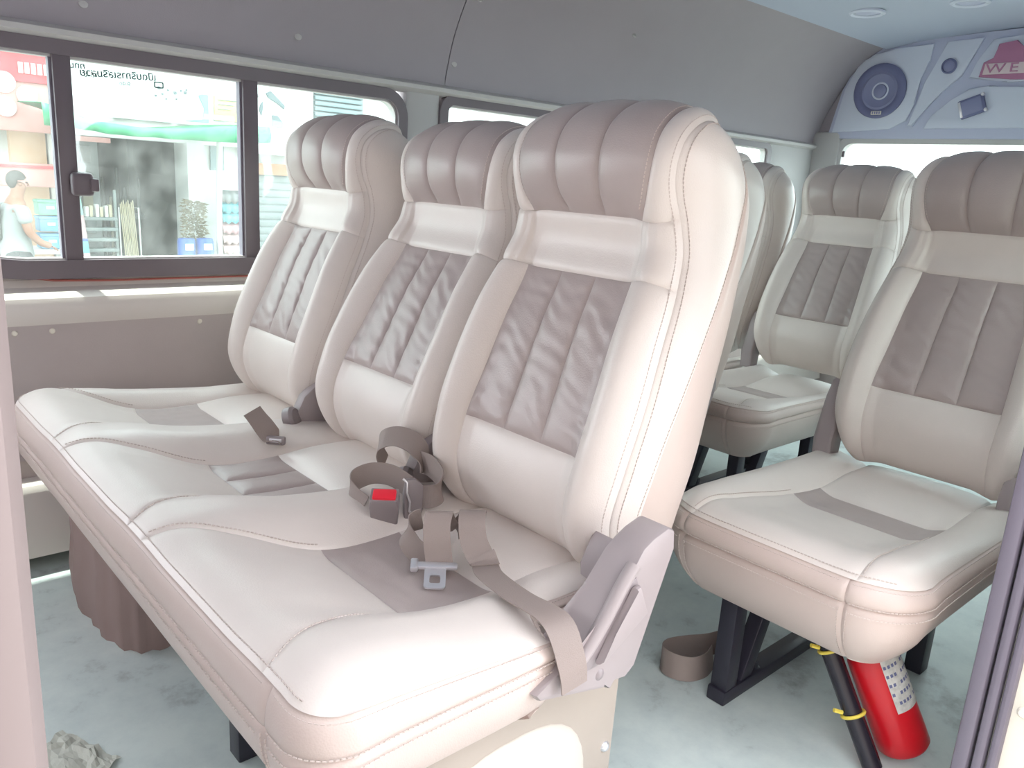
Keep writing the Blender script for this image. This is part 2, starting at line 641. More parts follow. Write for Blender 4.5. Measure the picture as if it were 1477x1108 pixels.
def add_backrest(parent, loc, recline=0.0, rz=0.0):
    """loc: offset of the seat centre from the parent; recline in degrees (positive leans back)"""
    root = None
    for nm, me in BACK:
        o = link(nm, me, root if root is not None else parent)
        if root is None:
            root = o
            o.location = (loc[0] + PIV[0], loc[1], loc[2] + PIV[2])
            o.rotation_euler = (0, math.radians(recline), math.radians(rz))
        if nm == 'stitching':
            o['kind'] = 'stuff'
    return root


# ---------------------------------------------------------------- seat cushions (sewn from panels)
class Cushion:
    def __init__(s, centers, y0, y1, xf, xr, r0, r1, zc, zr, band, u_ins=(.39, .63), cw=None, edge_drop=.007, notch=0.0, nu=(.5, .6)):
        s.c, s.y0, s.y1, s.xf0, s.xr0, s.r0, s.r1 = centers, y0, y1, xf, xr, r0, r1
        s.zc, s.zr, s.band, s.ui = zc, zr, band, u_ins
        s.cw = cw or ([0, .1, .25, .39, .63, .8, 1], [.195, .166, .130, .114, .113, .116, .122])
        s.edge = edge_drop
        s.notch, s.nu = notch, nu

    def xf(s, y):
        y = np.clip(y, s.y0, s.y1)
        x = np.full_like(y, s.xf0)
        for yc, r, sg in ((s.y0, s.r0, 1), (s.y1, s.r1, -1)):
            d = r - sg * (y - yc)
            m = (d > 0) & (r > 0)
            x = np.where(m, s.xf0 + r - np.sqrt(np.clip(r * r - np.clip(d, 0, r) ** 2, 0, None)), x)
        return x

    def ya(s, u):
        return s.y0 + s.notch * sstep(s.nu[0], s.nu[1], u)

    def base(s, y, u):
        x = s.xf(y) + u * (s.xr0 - s.xf(y))
        t = np.min(np.stack([np.abs(y - c) for c in s.c]), 0) / .225
        r = sstep(.40, .92, t)
        a = hermite(*s.zc, u)
        b = hermite(*s.zr, u)
        z = a + (b - a) * r
        d = np.minimum(y - s.ya(u), s.y1 - y)
        zrim = s.zr[1][0] - s.edge + (s.zr[1][4] - s.zr[1][0]) * np.clip(u / .6, 0, 1.2)
        z = z + (zrim - z) * np.clip(1 - d / .07, 0, 1) ** 2
        return np.stack([x, y, z], -1)

    def norm(s, y, u):
        e = 1e-3
        du = s.base(np.clip(y + e, s.y0, s.y1), u) - s.base(np.clip(y - e, s.y0, s.y1), u)
        dv = s.base(y, np.clip(u + e, 0, 1)) - s.base(y, np.clip(u - e, 0, 1))
        n = np.cross(dv, du)
        n /= np.linalg.norm(n, axis=-1, keepdims=True) + 1e-12
        n *= np.sign(n[..., 2:3] + 1e-9)
        # close to the plan outline the surface turns over; keep the normal from tipping inwards
        return n

    def cb(s, u):
        return hermite(*s.cw, u)

    def patch(s, name, yl, yr, ua, ub, m, puff=.006, ws=.006, wp=.04, wrinkle=0, seed=0, step=.006, seams=(1, 1, 1, 1)):
        us = np.linspace(ua, ub, 9)
        W = float(np.max(yr(us) - yl(us)))
        D = s.xr0 - s.xf0
        nu, nv = max(10, int(W / step)), max(10, int((ub - ua) * D / step))
        A, U = np.meshgrid(warp(nu, .7), ua + (ub - ua) * warp(nv, .6), indexing='ij')
        YL, YR = yl(U), yr(U)
        Y = YL + (YR - YL) * A
        ds = [A * (YR - YL), (1 - A) * (YR - YL), (U - ua) * D, (ub - U) * D]
        g = np.ones_like(A)
        p = np.ones_like(A)
        for d, on in zip(ds, seams):
            if on:
                g = g * (1 - np.exp(-d / ws))
                p = p * (1 - np.exp(-d / wp))
        h = -G * (1 - g) + puff * p
        if wrinkle:
            R = np.array([[nz(Y[i, j] * 16 + seed, U[i, j] * 14, seed) + .5 * nz(Y[i, j] * 40, U[i, j] * 34, seed + 5) for j in range(nv)] for i in range(nu)])
            h += wrinkle * R * np.clip(p * 2, 0, 1)
        V = (s.base(Y, U) + s.norm(Y, U) * h[..., None]).reshape(-1, 3)
        return mk(name, V, grid_faces(nu, nv, True), m)

    def outline(s):
        """points of the top edge from the far rear, round the front, to the near rear, with outward normals"""
        yy = []
        n = 160
        k = np.linspace(0, 1, n)
        k = .35 * k + .65 * (.5 - .5 * np.cos(np.pi * k))
        ys = s.y1 + (s.y0 - s.y1) * k
        u0 = np.zeros(n)
        def rim(y, u):
            return s.base(y, u) - s.norm(y, u) * G
        front = rim(ys, u0)
        us = np.linspace(0, 1, 70)[1:]
        near = rim(s.ya(us), us)
        far = rim(np.full(69, s.y1), us[::-1])
        P = np.concatenate([far, front, near], 0)
        T = np.gradient(P[:, :2], axis=0)
        for _ in range(2):
            T[1:-1] = (T[:-2] + T[1:-1] * 2 + T[2:]) / 4
        T /= np.linalg.norm(T, axis=1, keepdims=True) + 1e-12
        N = np.stack([T[:, 1], -T[:, 0]], -1)
        N = -N if N[len(far) + n // 2][0] > 0 else N
        return P, np.concatenate([N, np.zeros((len(P), 1))], 1), len(far), len(far) + n - 1

    def bands(s):
        """upper band, lower band (split at the corner seams), returns list of meshes, and stitch runs"""
        P, N, i0, i1 = s.outline()
        L = np.concatenate([[0], np.cumsum(np.linalg.norm(np.diff(P, axis=0), axis=1))])
        # corner seams: where the front's flat part meets the rounded corners
        cuts = [0]
        if s.r1 > .03: cuts.append(int(np.argmin(np.abs(np.arange(len(P)) - i0) * 0 + np.abs(P[:, 1] - (s.y1 - s.r1 * .75)) + (np.arange(len(P)) < i0) * 9 + (np.arange(len(P)) > i1) * 9)))
        if s.r0 > .03: cuts.append(int(np.argmin(np.abs(P[:, 1] - (s.y0 + max(s.r0 * .95, .085))) + (np.arange(len(P)) < i0) * 9 + (np.arange(len(P)) > i1) * 9)))
        cuts.append(len(P) - 1)
        z1, o1, z2, o2, b1, b2 = s.band
        out, runs = [], []
        nq = 14
        for a, b in zip(cuts[:-1], cuts[1:]):
            idx = np.arange(a, b + 1)
            d = np.minimum(np.where(a > 0, L[idx] - L[a], 9), np.where(b < len(P) - 1, L[b] - L[idx], 9))
            for nm in ('upper_band', 'lower_band'):
                q = warp(nq, .6)
                Q, I = np.meshgrid(q, idx, indexing='ij')
                dd = np.broadcast_to(d, Q.shape)
                zt = P[I, 2]
                if nm == 'upper_band':
                    z = zt + (z1 - zt) * Q
                    off = o1 * Q + b1 * np.sin(np.pi * Q) ** .8
                    hgt = np.abs(zt - z1)
                else:
                    z = z1 + (z2 - z1) * Q
                    off = o1 + (o2 - o1) * Q + b2 * np.sin(np.pi * Q * .9) ** .9
                    hgt = abs(z1 - z2) * np.ones_like(Q)
                e = np.minimum(Q * hgt, np.where(nm == 'upper_band', (1 - Q) * hgt, 9))
                off = off - G * np.exp(-e / .004) * (Q > .02 if nm == 'upper_band' else np.ones_like(Q)) - G * np.exp(-dd / .004)
                V = P[I] + N[I] * off[..., None]
                V[..., 2] = z
                V = V.reshape(-1, 3)
                Fc = grid_faces(nq, len(idx))
                if nm == 'lower_band':
                    k = len(V)
                    ctr = np.array([(s.xf0 + s.xr0) / 2 + .05, (s.y0 + s.y1) / 2])
                    last = V[(nq - 1) * len(idx):(nq) * len(idx)].copy()
                    last[:, :2] += (N[idx][:, :2] * -.10)
                    last[:, 2] += .012
                    V = np.concatenate([V, last], 0)
                    for j in range(len(idx) - 1):
                        Fc.append(((nq - 1) * len(idx) + j, nq * len(idx) + j, nq * len(idx) + j + 1, (nq - 1) * len(idx) + j + 1))
                out.append((nm, mk(nm, V, Fc, 'leather_shaded')))
            sub = idx[2:-2]
            for zf, off in ((.14, b1 * .45), (.86, o1 + b1 * .4)):
                pts = P[sub] + N[sub] * (off + .0002)
                pts[:, 2] = P[sub, 2] + (z1 - P[sub, 2]) * zf
                runs.append(list(zip(pts, N[sub])))
            pts = P[sub] + N[sub] * (o1 + b2 * .22)
            pts[:, 2] = z1 - .010
            runs.append(list(zip(pts, N[sub])))
            # vertical double row beside the corner seam
            for c, sh in ((a, 1), (b, -1)):
                if 0 < c < len(P) - 1:
                    c2 = c + sh
                    while abs(L[c2] - L[c]) < .006: c2 += sh
                    q = np.linspace(.05, .95, 40)
                    pts = np.stack([P[c2] + N[c2] * (o1 + (o2 - o1) * t + b2 * np.sin(np.pi * t * .9) ** .9) for t in q])
                    pts[:, 2] = z1 + (z2 - z1) * q
                    runs.append(list(zip(pts, np.tile(N[c2], (40, 1)))))
        return out, runs


def build_cushion(cu, insert_kind, name='cushion'):
    """list of (name, mesh); the first is the root part (foam underside)"""
    L = []
    K = len(cu.c)
    ua, ub = cu.ui
    # ridges: from the near end to the far end
    edges = [lambda u: cu.ya(u)]
    for c in cu.c:
        edges.append(lambda u, c=c: c - cu.cb(u))
        edges.append(lambda u, c=c: c + cu.cb(u))
    edges.append(lambda u: np.full_like(u, cu.y1))
    for k in range(K + 1):
        first, last = k == 0, k == K
        L.append(('side_ridge', cu.patch('side_ridge', edges[2 * k], edges[2 * k + 1], 0, 1, 'leather', .005, seams=(1, 1, 1, 0), step=.006)))
    for k, c in enumerate(cu.c):
        l, r = edges[2 * k + 1], edges[2 * k + 2]
        L.append(('front_panel', cu.patch('front_panel', l, r, 0, ua, 'leather', .006, seed=k)))
        L.append(('rear_panel', cu.patch('rear_panel', l, r, ub, 1, 'leather', .012, wp=.03, seams=(1, 1, 1, 0))))
        n = insert_kind[k]
        for i in range(n):
            L.append(('seat_insert', cu.patch('seat_insert', lambda u, c=c, i=i: c - cu.cb(u) + 2 * cu.cb(u) * i / n, lambda u, c=c, i=i: c - cu.cb(u) + 2 * cu.cb(u) * (i + 1) / n, ua, ub, 'dark',
                                              .008 if n > 1 else .001, wp=.02, wrinkle=.0008 if n > 1 else .0016, seed=k + 3 * i, step=.004)))
    bands, runs = cu.bands()
    L += bands
    # stitch runs along the front seam's upper side and round the panels
    us = np.linspace(.02, ua, 60)
    for c in cu.c:
        for sg in (-1, 1):
            y = c + sg * (cu.cb(us) + .006)
            P = cu.base(y, us) + cu.norm(y, us) * .0006
            runs.append(list(zip(P, cu.norm(y, us))))
    ys = np.linspace(cu.y0 + .03, cu.y1 - .03, 200)
    P = cu.base(ys, np.full(200, .012)) + np.array([0, 0, .0005])
    runs.append(list(zip(P, np.tile([0, 0, 1.0], (200, 1)))))
    L.append(('stitching', stitches('stitching', runs)))
    # underside board
    bm = bmesh.new()
    z2 = cu.band[2]
    add_prism(bm, [(cu.xf0 + .10, cu.y0 + .07), (cu.xr0, cu.y0 + .05), (cu.xr0, cu.y1 - .05), (cu.xf0 + .10, cu.y1 - .07)], 'z', z2 + .005, z2 + .04)
    L.insert(0, (name, bm_mesh(name, bm, 'steel_black')))
    return L


def add_cushion(L, parent, loc=(0, 0, 0)):
    root = None
    for nm, me in L:
        o = link(nm, me, root if root is not None else parent)
        if root is None:
            root = o
            o.location = loc
        if nm == 'stitching':
            o['kind'] = 'stuff'
    return root

BUTTONS = [(.325, 1.317, 1.328, .26), (.879, 1.317, 1.33, .26), (1.646, 1.221, 1.53, .6), (.90, 1.229, 1.52, .56), (-.227, 1.321, 1.315, .26)]
LABROLL = 60


# ================================================================ the van: floor, walls, ceiling, windows
def structure(o):
    o['kind'] = 'structure'
    return o


structure(box('floor', -1.7, 3.34, -0.78, 1.36, -0.06, 0.0, 'floor'))
wl_ = structure(box('wall_left', -1.7, 3.34, 1.345, 1.385, -0.06, 0.66, 'lowpanel'))
box('pillar_trim', 0.70, 0.835, 1.325, 1.385, 0.64, 1.245, 'trimgrey', wl_, 0.012)
box('pillar_trim', 1.92, 2.02, 1.325, 1.385, 0.64, 1.245, 'trimgrey', wl_, 0.012)
box('pillar_trim', 2.86, 3.34, 1.325, 1.385, 0.64, 1.245, 'trimgrey', wl_, 0.012)
box('header', -1.7, 3.34, 1.335, 1.385, 1.235, 1.34, 'trimgrey', wl_)
prism('panel', [(1.19, .205), (1.268, .56), (1.345, .56), (1.345, .205)], 'x', -1.7, 3.3, 'lowpanel', wl_, .004)
prism('step_box', [(1.10, .035), (1.12, .19), (1.13, .205), (1.345, .205), (1.345, .035)], 'x', -1.7, 3.3, 'sill', wl_, .006)
prism('panel_lip', [(1.185, .25), (1.197, .262), (1.21, .262), (1.21, .25)], 'x', -.7, 1.2, 'lowpanel', wl_)
for x in (-0.44, -0.36, 0.0):
    link('clip', lathe_mesh('clip', [(0.0, .003), (.005, .0025), (.007, 0)], 'cream', 12, 'x'), wl_, (x, 1.262, .545), (0, 0, math.radians(90)))
tr = structure(prism('trim_1', [(1.270, .555), (1.262, .575), (1.264, .605), (1.272, .624), (1.292, .634), (1.335, .642), (1.35, .668), (1.36, .668), (1.36, .555)], 'x', -1.7, 3.3, 'sill'))
link('pinstripe', tube_mesh('pinstripe', [(-.62, 1.341, .70), (-.45, 1.341, .675), (-.33, 1.341, .658), (-.2, 1.341, .654), (.2, 1.341, .654), (.69, 1.341, .654)], .0028, 'pinstripe', 8), tr)
tr2 = structure(prism('trim_2', [(1.345, 1.222), (1.322, 1.226), (1.306, 1.236), (1.304, 1.248), (1.318, 1.258), (1.345, 1.262)], 'x', -1.7, 3.3, 'trimgrey'))

# upper side panels, bent in above the windows; a seam splits them
SEC = [(1.335, 1.245), (1.325, 1.30), (1.285, 1.42), (1.20, 1.56), (1.10, 1.665), (1.015, 1.718)]


def strip_x(name, sec, x0, x1, m, parent=None, th=.012, n=6):
    P = [(p.x, p.y) for p in smooth_poly([(a, b, 0) for a, b in sec], n, False)]
    out = []
    for i, (a, b) in enumerate(P):
        q, r = P[max(i - 1, 0)], P[min(i + 1, len(P) - 1)]
        t = Vector((r[0] - q[0], r[1] - q[1])).normalized()
        out.append((a + t.y * th, b - t.x * th))
    poly = P + out[::-1]
    return prism(name, poly, 'x', x0, x1, m, parent)


cl = structure(empty('ceiling', (0, 0, 0)))
strip_x('headliner_panel', SEC, -1.7, .853, 'headliner', cl)
strip_x('headliner_panel', SEC, .857, 3.31, 'headliner', cl)
strip_x('headliner_panel', [(.64 - a, b) for a, b in SEC[::-1]], -1.7, 3.31, 'headliner', cl)
strip_x('roof_lining', [(1.02, 1.712), (.8, 1.742), (.32, 1.765), (-.16, 1.742), (-.38, 1.712)], -1.7, 3.31, 'ceiling', cl, -.012)
box('roof_skin', -1.72, 3.36, -.76, 1.40, 1.79, 1.82, 'cream', cl)
box('roof_side', -1.72, 3.36, 1.385, 1.40, 1.24, 1.80, 'cream', cl)

# near side of the van: front pillar, door opening, jamb, rear part of the wall
wr = structure(box('wall_right', .50, 3.34, -.745, -.705, -.06, .66, 'lowpanel'))
box('pillar_trim', .50, .66, -.745, -.70, .66, 1.25, 'trimgrey', wr, .01)
box('pillar_trim', 1.92, 2.02, -.745, -.69, .66, 1.25, 'trimgrey', wr, .01)
box('pillar_trim', 3.05, 3.34, -.745, -.69, .66, 1.25, 'trimgrey', wr, .01)
box('header', -1.7, 3.34, -.745, -.695, 1.25, 1.34, 'trimgrey', wr)
box('roof_side', -1.72, 3.36, -.76, -.745, 1.25, 1.80, 'cream', wr)
d1 = structure(empty('door_1', (0.42, -.62, 0)))


def dpart(o):
    o.parent = d1
    o.matrix_parent_inverse = Matrix.Translation((-.42, .62, 0))
    return o


for y0, y1, x0, x1 in ((-.634, -.612, .412, .445), (-.652, -.637, .415, .445), (-.668, -.655, .418, .445)):
    dpart(box('rubber_seal', x0, x1, y0, y1, 0.0, 1.30, 'rubber', None, .006))
dpart(box('jamb', .436, .50, -.745, -.612, 0.0, 1.30, 'cream', None, .006))
dpart(box('striker_plate', .428, .438, -.700, -.676, .40, .47, 'chrome', None, .004))
dpart(link('jamb_bolt', lathe_mesh('jamb_bolt', [(.0, .006), (.006, .006), (.009, .003), (.009, 0)], 'cream', 14, 'x'), None, (.436, -.683, .27)))
dpart(box('sill_plate', -.80, .50, -.79, -.70, -.06, .004, 'cream', None, .004))
t3 = structure(empty('trim_3', (-.80, -.60, 0)))
for a in (box('pillar_cover', -.92, -.7735, -.66, -.565, 0.0, 1.30, 'pillar', None, .02),
          box('pillar_cover', -.93, -.80, -.72, -.65, 0.0, 1.30, 'pillar', None, .02)):
    a.parent = t3
    a.matrix_parent_inverse = Matrix.Translation((.80, .60, 0))


# ---- side windows
def window(name, x0, x1, z0, z1, y, divs, r=.09, rbl=None, fr=.034, frb=.046, gm='clean_glass'):
    w_ = structure(empty(name, ((x0 + x1) / 2, y, z0)))
    off = Matrix.Translation((-(x0 + x1) / 2, -y, -z0))

    def put(o):
        o.parent = w_
        o.matrix_parent_inverse = off
        return o
    rb = rbl or r

    def loop(i0, ib):
        a0, a1, b0, b1 = x0 + i0, x1 - i0, z0 + ib, z1 - i0
        pts = []
        for cx, cz, rr, ang in ((a1, b1, r, 0), (a0, b1, r, 90), (a0, b0, rb, 180), (a1, b0, r, 270)):
            rr = max(rr - i0, .01)
            sx = -1 if ang in (0, 270) else 1
            sz = -1 if ang in (0, 90) else 1
            for k in range(9):
                t = math.radians(ang + 90 * k / 8)
                pts.append((cx + sx * rr + rr * math.cos(t), cz + sz * rr + rr * math.sin(t)))
        return pts
    put(link('window_frame', ring_mesh('window_frame', loop(0, 0), loop(fr, frb), 'y', y - .016, y + .03, 'black_frame')))
    put(link('gasket', ring_mesh('gasket', loop(fr, frb), loop(fr + .006, frb + .004), 'y', y - .004, y + .026, 'trimgrey')))
    for a, b in divs:
        put(box('divider', a, b, y - .012, y + .022, z0 + frb * .6, z1 - fr * .6, 'black_frame', None, .004))
        put(box('divider_lip', a - .006, a, y - .002, y + .02, z0 + frb * .6, z1 - fr * .6, 'rubber', None))
    xs = [x0 + fr * .7] + [(a + b) / 2 for a, b in divs] + [x1 - fr * .7]
    for i, (a, b) in enumerate(zip(xs[:-1], xs[1:])):
        yy = y + .008 + (.008 if i % 2 else 0)
        put(box('pane', a, b, yy, yy + .003, z0 + frb * .7, z1 - fr * .7, gm, None))
    return put


put1 = window('window_1', -.75, .705, .664, 1.227, 1.335, [(-.303, -.262), (.163, .207)], .085, .36, gm='glass')
LATCH = bmesh.new()
add_box(LATCH, -.284, -.232, 1.300, 1.325, .868, .925, .010, 3)
add_box(LATCH, -.243, -.222, 1.296, 1.312, .880, .912, .005, 2)
lt = put1(link('latch', bm_mesh('latch', LATCH, 'black_frame', True)))
window('window_2', .832, 1.93, .664, 1.236, 1.335, [], .06)
window('window_3', 2.01, 2.87, .664, 1.236, 1.335, [], .06)
window('window_4', .66, 1.93, .664, 1.25, -.72, [], .06)
window('window_5', 2.01, 3.06, .664, 1.25, -.72, [], .06)

# ---- rear wall with its window, speaker panel, lamps
wf = structure(box('wall_front_blocker', -1.74, -1.70, -.76, 1.40, -.06, 1.10, 'lowpanel'))  # unseen front bulkhead, added and raised to cut light on the bench front
box('header', -1.74, -1.70, -.76, 1.40, 1.30, 1.80, 'headliner', wf)
box('front_side', -1.7, -.92, -.76, -.72, -.06, .75, 'lowpanel', wf)
wb = structure(box('wall_rear', 3.31, 3.36, -.76, 1.40, -.06, .74, 'lowpanel'))
box('pillar_trim', 3.27, 3.36, 1.185, 1.345, .70, 1.32, 'trimgrey', wb, .02)
box('pillar_trim', 3.27, 3.36, -.72, -.545, .70, 1.32, 'trimgrey', wb, .02)
box('header', 3.30, 3.36, -.76, 1.40, 1.27, 1.80, 'headliner', wb)
w6 = structure(empty('window_6', (3.32, .32, .74)))
for o in (link('window_frame', ring_mesh('window_frame', rrect(-.56, 1.20, .70, 1.29, .05), rrect(-.53, 1.17, .735, 1.262, .05), 'x', 3.285, 3.33, 'trimgrey')),
          box('pane', 3.322, 3.326, -.54, 1.18, .72, 1.275, 'clean_glass'),
          box('defroster_clip', 3.29, 3.30, 1.158, 1.172, 1.195, 1.225, 'black_frame', None, .003)):
    o.parent = w6
    o.matrix_parent_inverse = Matrix.Translation((-3.32, -.32, -.74))

half = [(1.262, 1.285), (1.215, 1.52), (1.15, 1.655), (1.08, 1.702), (.95, 1.722), (.6, 1.742)]
arch = half + [(.32, 1.75)] + [(.64 - a, b) for a, b in half[::-1]]
tp = structure(prism('trim_4', arch, 'x', 3.276, 3.305, 'panel_base', None, .006))
PADS = {
    'speaker_pad': [(1.231, 1.315), (1.195, 1.523), (1.14, 1.640), (1.07, 1.680), (0.955, 1.700), (0.795, 1.711), (0.798, 1.631), (0.832, 1.556), (0.836, 1.446), (0.866, 1.368), (0.939, 1.33)],
    'tweeter_pad': [(0.736, 1.713), (0.580, 1.719), (0.617, 1.634), (0.648, 1.562), (0.725, 1.49), (0.803, 1.398), (0.832, 1.342), (0.855, 1.345), (0.825, 1.446), (0.810, 1.539), (0.766, 1.629)],
    'lower_pad': [(0.775, 1.332), (0.753, 1.388), (0.673, 1.457), (0.607, 1.501), (0.522, 1.515), (0.436, 1.5), (0.39, 1.504), (.34, 1.506), (.34, 1.332)],
}
for nm, pts in PADS.items():
    for mir in (0, 1):
        pp = [(.64 - a, b) for a, b in pts] if mir else pts
        prism(nm, pp, 'x', 3.264, 3.280, 'panel_pad', tp, .005)
emb = [(0.54, 1.71), (0.431, 1.716), (.32, 1.718), (.209, 1.716), (.10, 1.71), (.046, 1.618), (.024, 1.549), (.142, 1.537), (.186, 1.524), (.246, 1.527), (.32, 1.53), (0.394, 1.527), (0.454, 1.524), (0.498, 1.537), (0.616, 1.549), (0.594, 1.618)]
prism('emblem_pad', emb, 'x', 3.264, 3.280, 'panel_pad', tp, .005)

# speakers, tweeters, little tilted lamps, emblem
M['emblem_red'] = mat('emblem_red', (176, 118, 150), 0.5)
M['emblem_pale'] = mat('emblem_pale', (214, 196, 200), 0.5)


def speaker(y, label):
    t = empty('speaker', (3.262, y, 1.508), label, 'speaker', None)
    link('rim', lathe_mesh('rim', [(.128, 0), (.128, .008), (.120, .013), (.100, .013), (.088, .008), (.088, 0)], 'speaker', 40, 'x'), t)
    link('cone', lathe_mesh('cone', [(.089, .007), (.078, .010), (.070, .006), (.034, -.004), (.030, .004), (.015, .010), (0, .011)], 'speaker2', 40, 'x'), t)
    bm = bmesh.new()
    add_box(bm, -.016, -.010, -.030, .022, -.112, -.094, .003)
    link('badge', bm_mesh('badge', bm, 'cream', True), t)
    for k in range(4):
        bm = bmesh.new()
        add_box(bm, -.018, -.0155, -.024 + k * .011, -.018 + k * .011, -.109, -.097)
        link('badge_letter', bm_mesh('badge_letter', bm, 'speaker2'), t)
    return t


speaker(1.012, 'large round dark speaker in the rear panel above the rear window')
for y, lb in ((.708, 'small round dark tweeter between the speaker and the emblem'),):
    t = empty('tweeter', (3.262, y, 1.605), lb, 'speaker', None)
    link('rim', lathe_mesh('rim', [(.034, 0), (.034, .005), (.029, .008), (.026, .004), (.026, 0)], 'speaker', 24, 'x'), t)
    link('dome', lathe_mesh('dome', [(.027, .002), (.018, .006), (0, .010)], 'speaker2', 20, 'x'), t)
for sg, y, lb in ((1, .573, 'small tilted dark lamp with chrome corners under the red emblem'),):
    t = empty('tilted_lamp', (3.262, y, 1.425), lb, 'lamp', None)
    t.rotation_euler = (math.radians(-20 * sg), 0, 0)
    bm = bmesh.new()
    add_box(bm, -.016, 0, -.055, .055, -.042, .042, .006)
    link('housing', bm_mesh('housing', bm, 'speaker', True), t)
    bm = bmesh.new()
    add_box(bm, -.020, -.014, -.044, .044, -.032, .032, .003)
    link('lens', bm_mesh('lens', bm, 'speaker2', True), t)
    bm = bmesh.new()
    add_box(bm, -.021, -.014, .047 * sg - .006, .047 * sg + .006, -.036, .036, .003)
    link('chrome_bar', bm_mesh('chrome_bar', bm, 'chrome', True), t)
    for q in (-.034, .036):
        link('screw', lathe_mesh('screw', [(0, .008), (.006, .007), (.009, 0)], 'chrome', 12, 'x'), t, (-.014, -.052 * sg, q))
for y, z in ((.345, 1.41),):
    t = empty('round_port', (3.262, y - .015, z), 'small dark round port at the right edge of the rear panel', 'speaker')
    link('rim', lathe_mesh('rim', [(.030, 0), (.030, .005), (.024, .007), (.020, .003), (0, .003)], 'speaker', 22, 'x'), t)
t = empty('emblem', (3.262, .32, 1.58), 'dull red peaked emblem with pale lettering on the rear panel', 'emblem')
prism('emblem_back', [(-.25, -.03), (-.24, .03), (-.20, .045), (-.19, .105), (-.12, .115), (-.08, .075), (0, .11), (.08, .075), (.12, .115), (.19, .105), (.20, .045), (.24, .03), (.25, -.03), (.12, -.045), (0, -.05), (-.12, -.045)], 'x', -.012, 0, 'emblem_red', t, .003)
prism('letter_band', [(-.235, -.022), (-.23, .024), (.23, .024), (.235, -.022)], 'x', -.016, -.010, 'emblem_pale', t, .002)


def text_mesh(s, size, depth, m, name='lettering', bold=0.0):
    cu = bpy.data.curves.new(name, 'FONT')
    cu.body = s
    cu.size = size
    cu.extrude = depth
    cu.align_x = 'CENTER'
    cu.align_y = 'CENTER'
    cu.offset = bold
    tmp = bpy.data.objects.new(name, cu)
    COL.objects.link(tmp)
    dg = bpy.context.evaluated_depsgraph_get()
    me = bpy.data.meshes.new_from_object(tmp.evaluated_get(dg))
    bpy.data.objects.remove(tmp, do_unlink=True)
    bpy.data.curves.remove(cu)
    me.materials.clear()
    me.materials.append(M[m])
    me.name = name
    return me


for k, ch in enumerate('WEDEOR'):
    o = link('letter', text_mesh(ch, .054, .001, 'emblem_red', 'letter'), t, (-.0175, .185 - .074 * k, .001), (math.radians(90), 0, math.radians(-90)))
    o.scale = (1.45, 1, 1)

# downlights in the roof lining, fasteners in the headliner
for x, y, lb in ((2.60, .808, 'round recessed ceiling lamp nearest the speaker'), (2.71, .454, 'round recessed ceiling lamp cut off by the top of the picture')):
    z = 1.7285 if y > .7 else 1.7495
    t = empty('ceiling_lamp', (x, y, z), lb, 'lamp', 'recessed ceiling lamps')
    link('rim', lathe_mesh('rim', [(.072, .004), (.072, -.004), (.062, -.009), (.052, -.004), (.052, .004)], 'panel_pad', 32), t)
    link('lens', lathe_mesh('lens', [(.054, .002), (.040, -.003), (0, -.004)], 'panel_base', 28), t)
for x, y, z, ry in BUTTONS:
    b = link('fastener', lathe_mesh('fastener', [(0, .0035), (.006, .003), (.0105, .001), (.011, -.002)], 'trimgrey', 16, 'y'), None, (x, y, z), (ry, 0, math.pi))
    b.parent = cl

# ================================================================ seats
bench = empty('bench_seat', (0, 0, 0), 'long beige leather three-place bench seat in front, with taupe panels', 'seat')
cu = Cushion([0, .45, .9], -.30, 1.09, -.497, .10, .048, .10,
             ([0, .06, .2, .39, .6, .8, 1], [.446, .456, .436, .392, .380, .390, .385]),
             ([0, .06, .2, .39, .6, .8, 1], [.449, .463, .460, .436, .420, .412, .395]),
             (.39, .010, .303, -.022, .006, .012), (.41, .655), ([0, .1, .25, .41, .655, .8, 1], [.195, .168, .134, .120, .122, .122, .126]), notch=.085, nu=(.52, .64))
add_cushion(build_cushion(cu, [1, 3, 1]), bench)
for k, rc in enumerate((-3.0, 4.0, -1.0)):
    add_backrest(bench, (0, .45 * k, 0), rc)

BR = [(.030, .526), (.046, .518), (.050, .490), (-.012, .330), (-.030, .318), (-.058, .322), (-.066, .330), (-.072, .318), (-.195, .350), (-.205, .362), (-.166, .382), (-.112, .412), (-.070, .452), (-.034, .492), (-.020, .508), (.0, .518)]


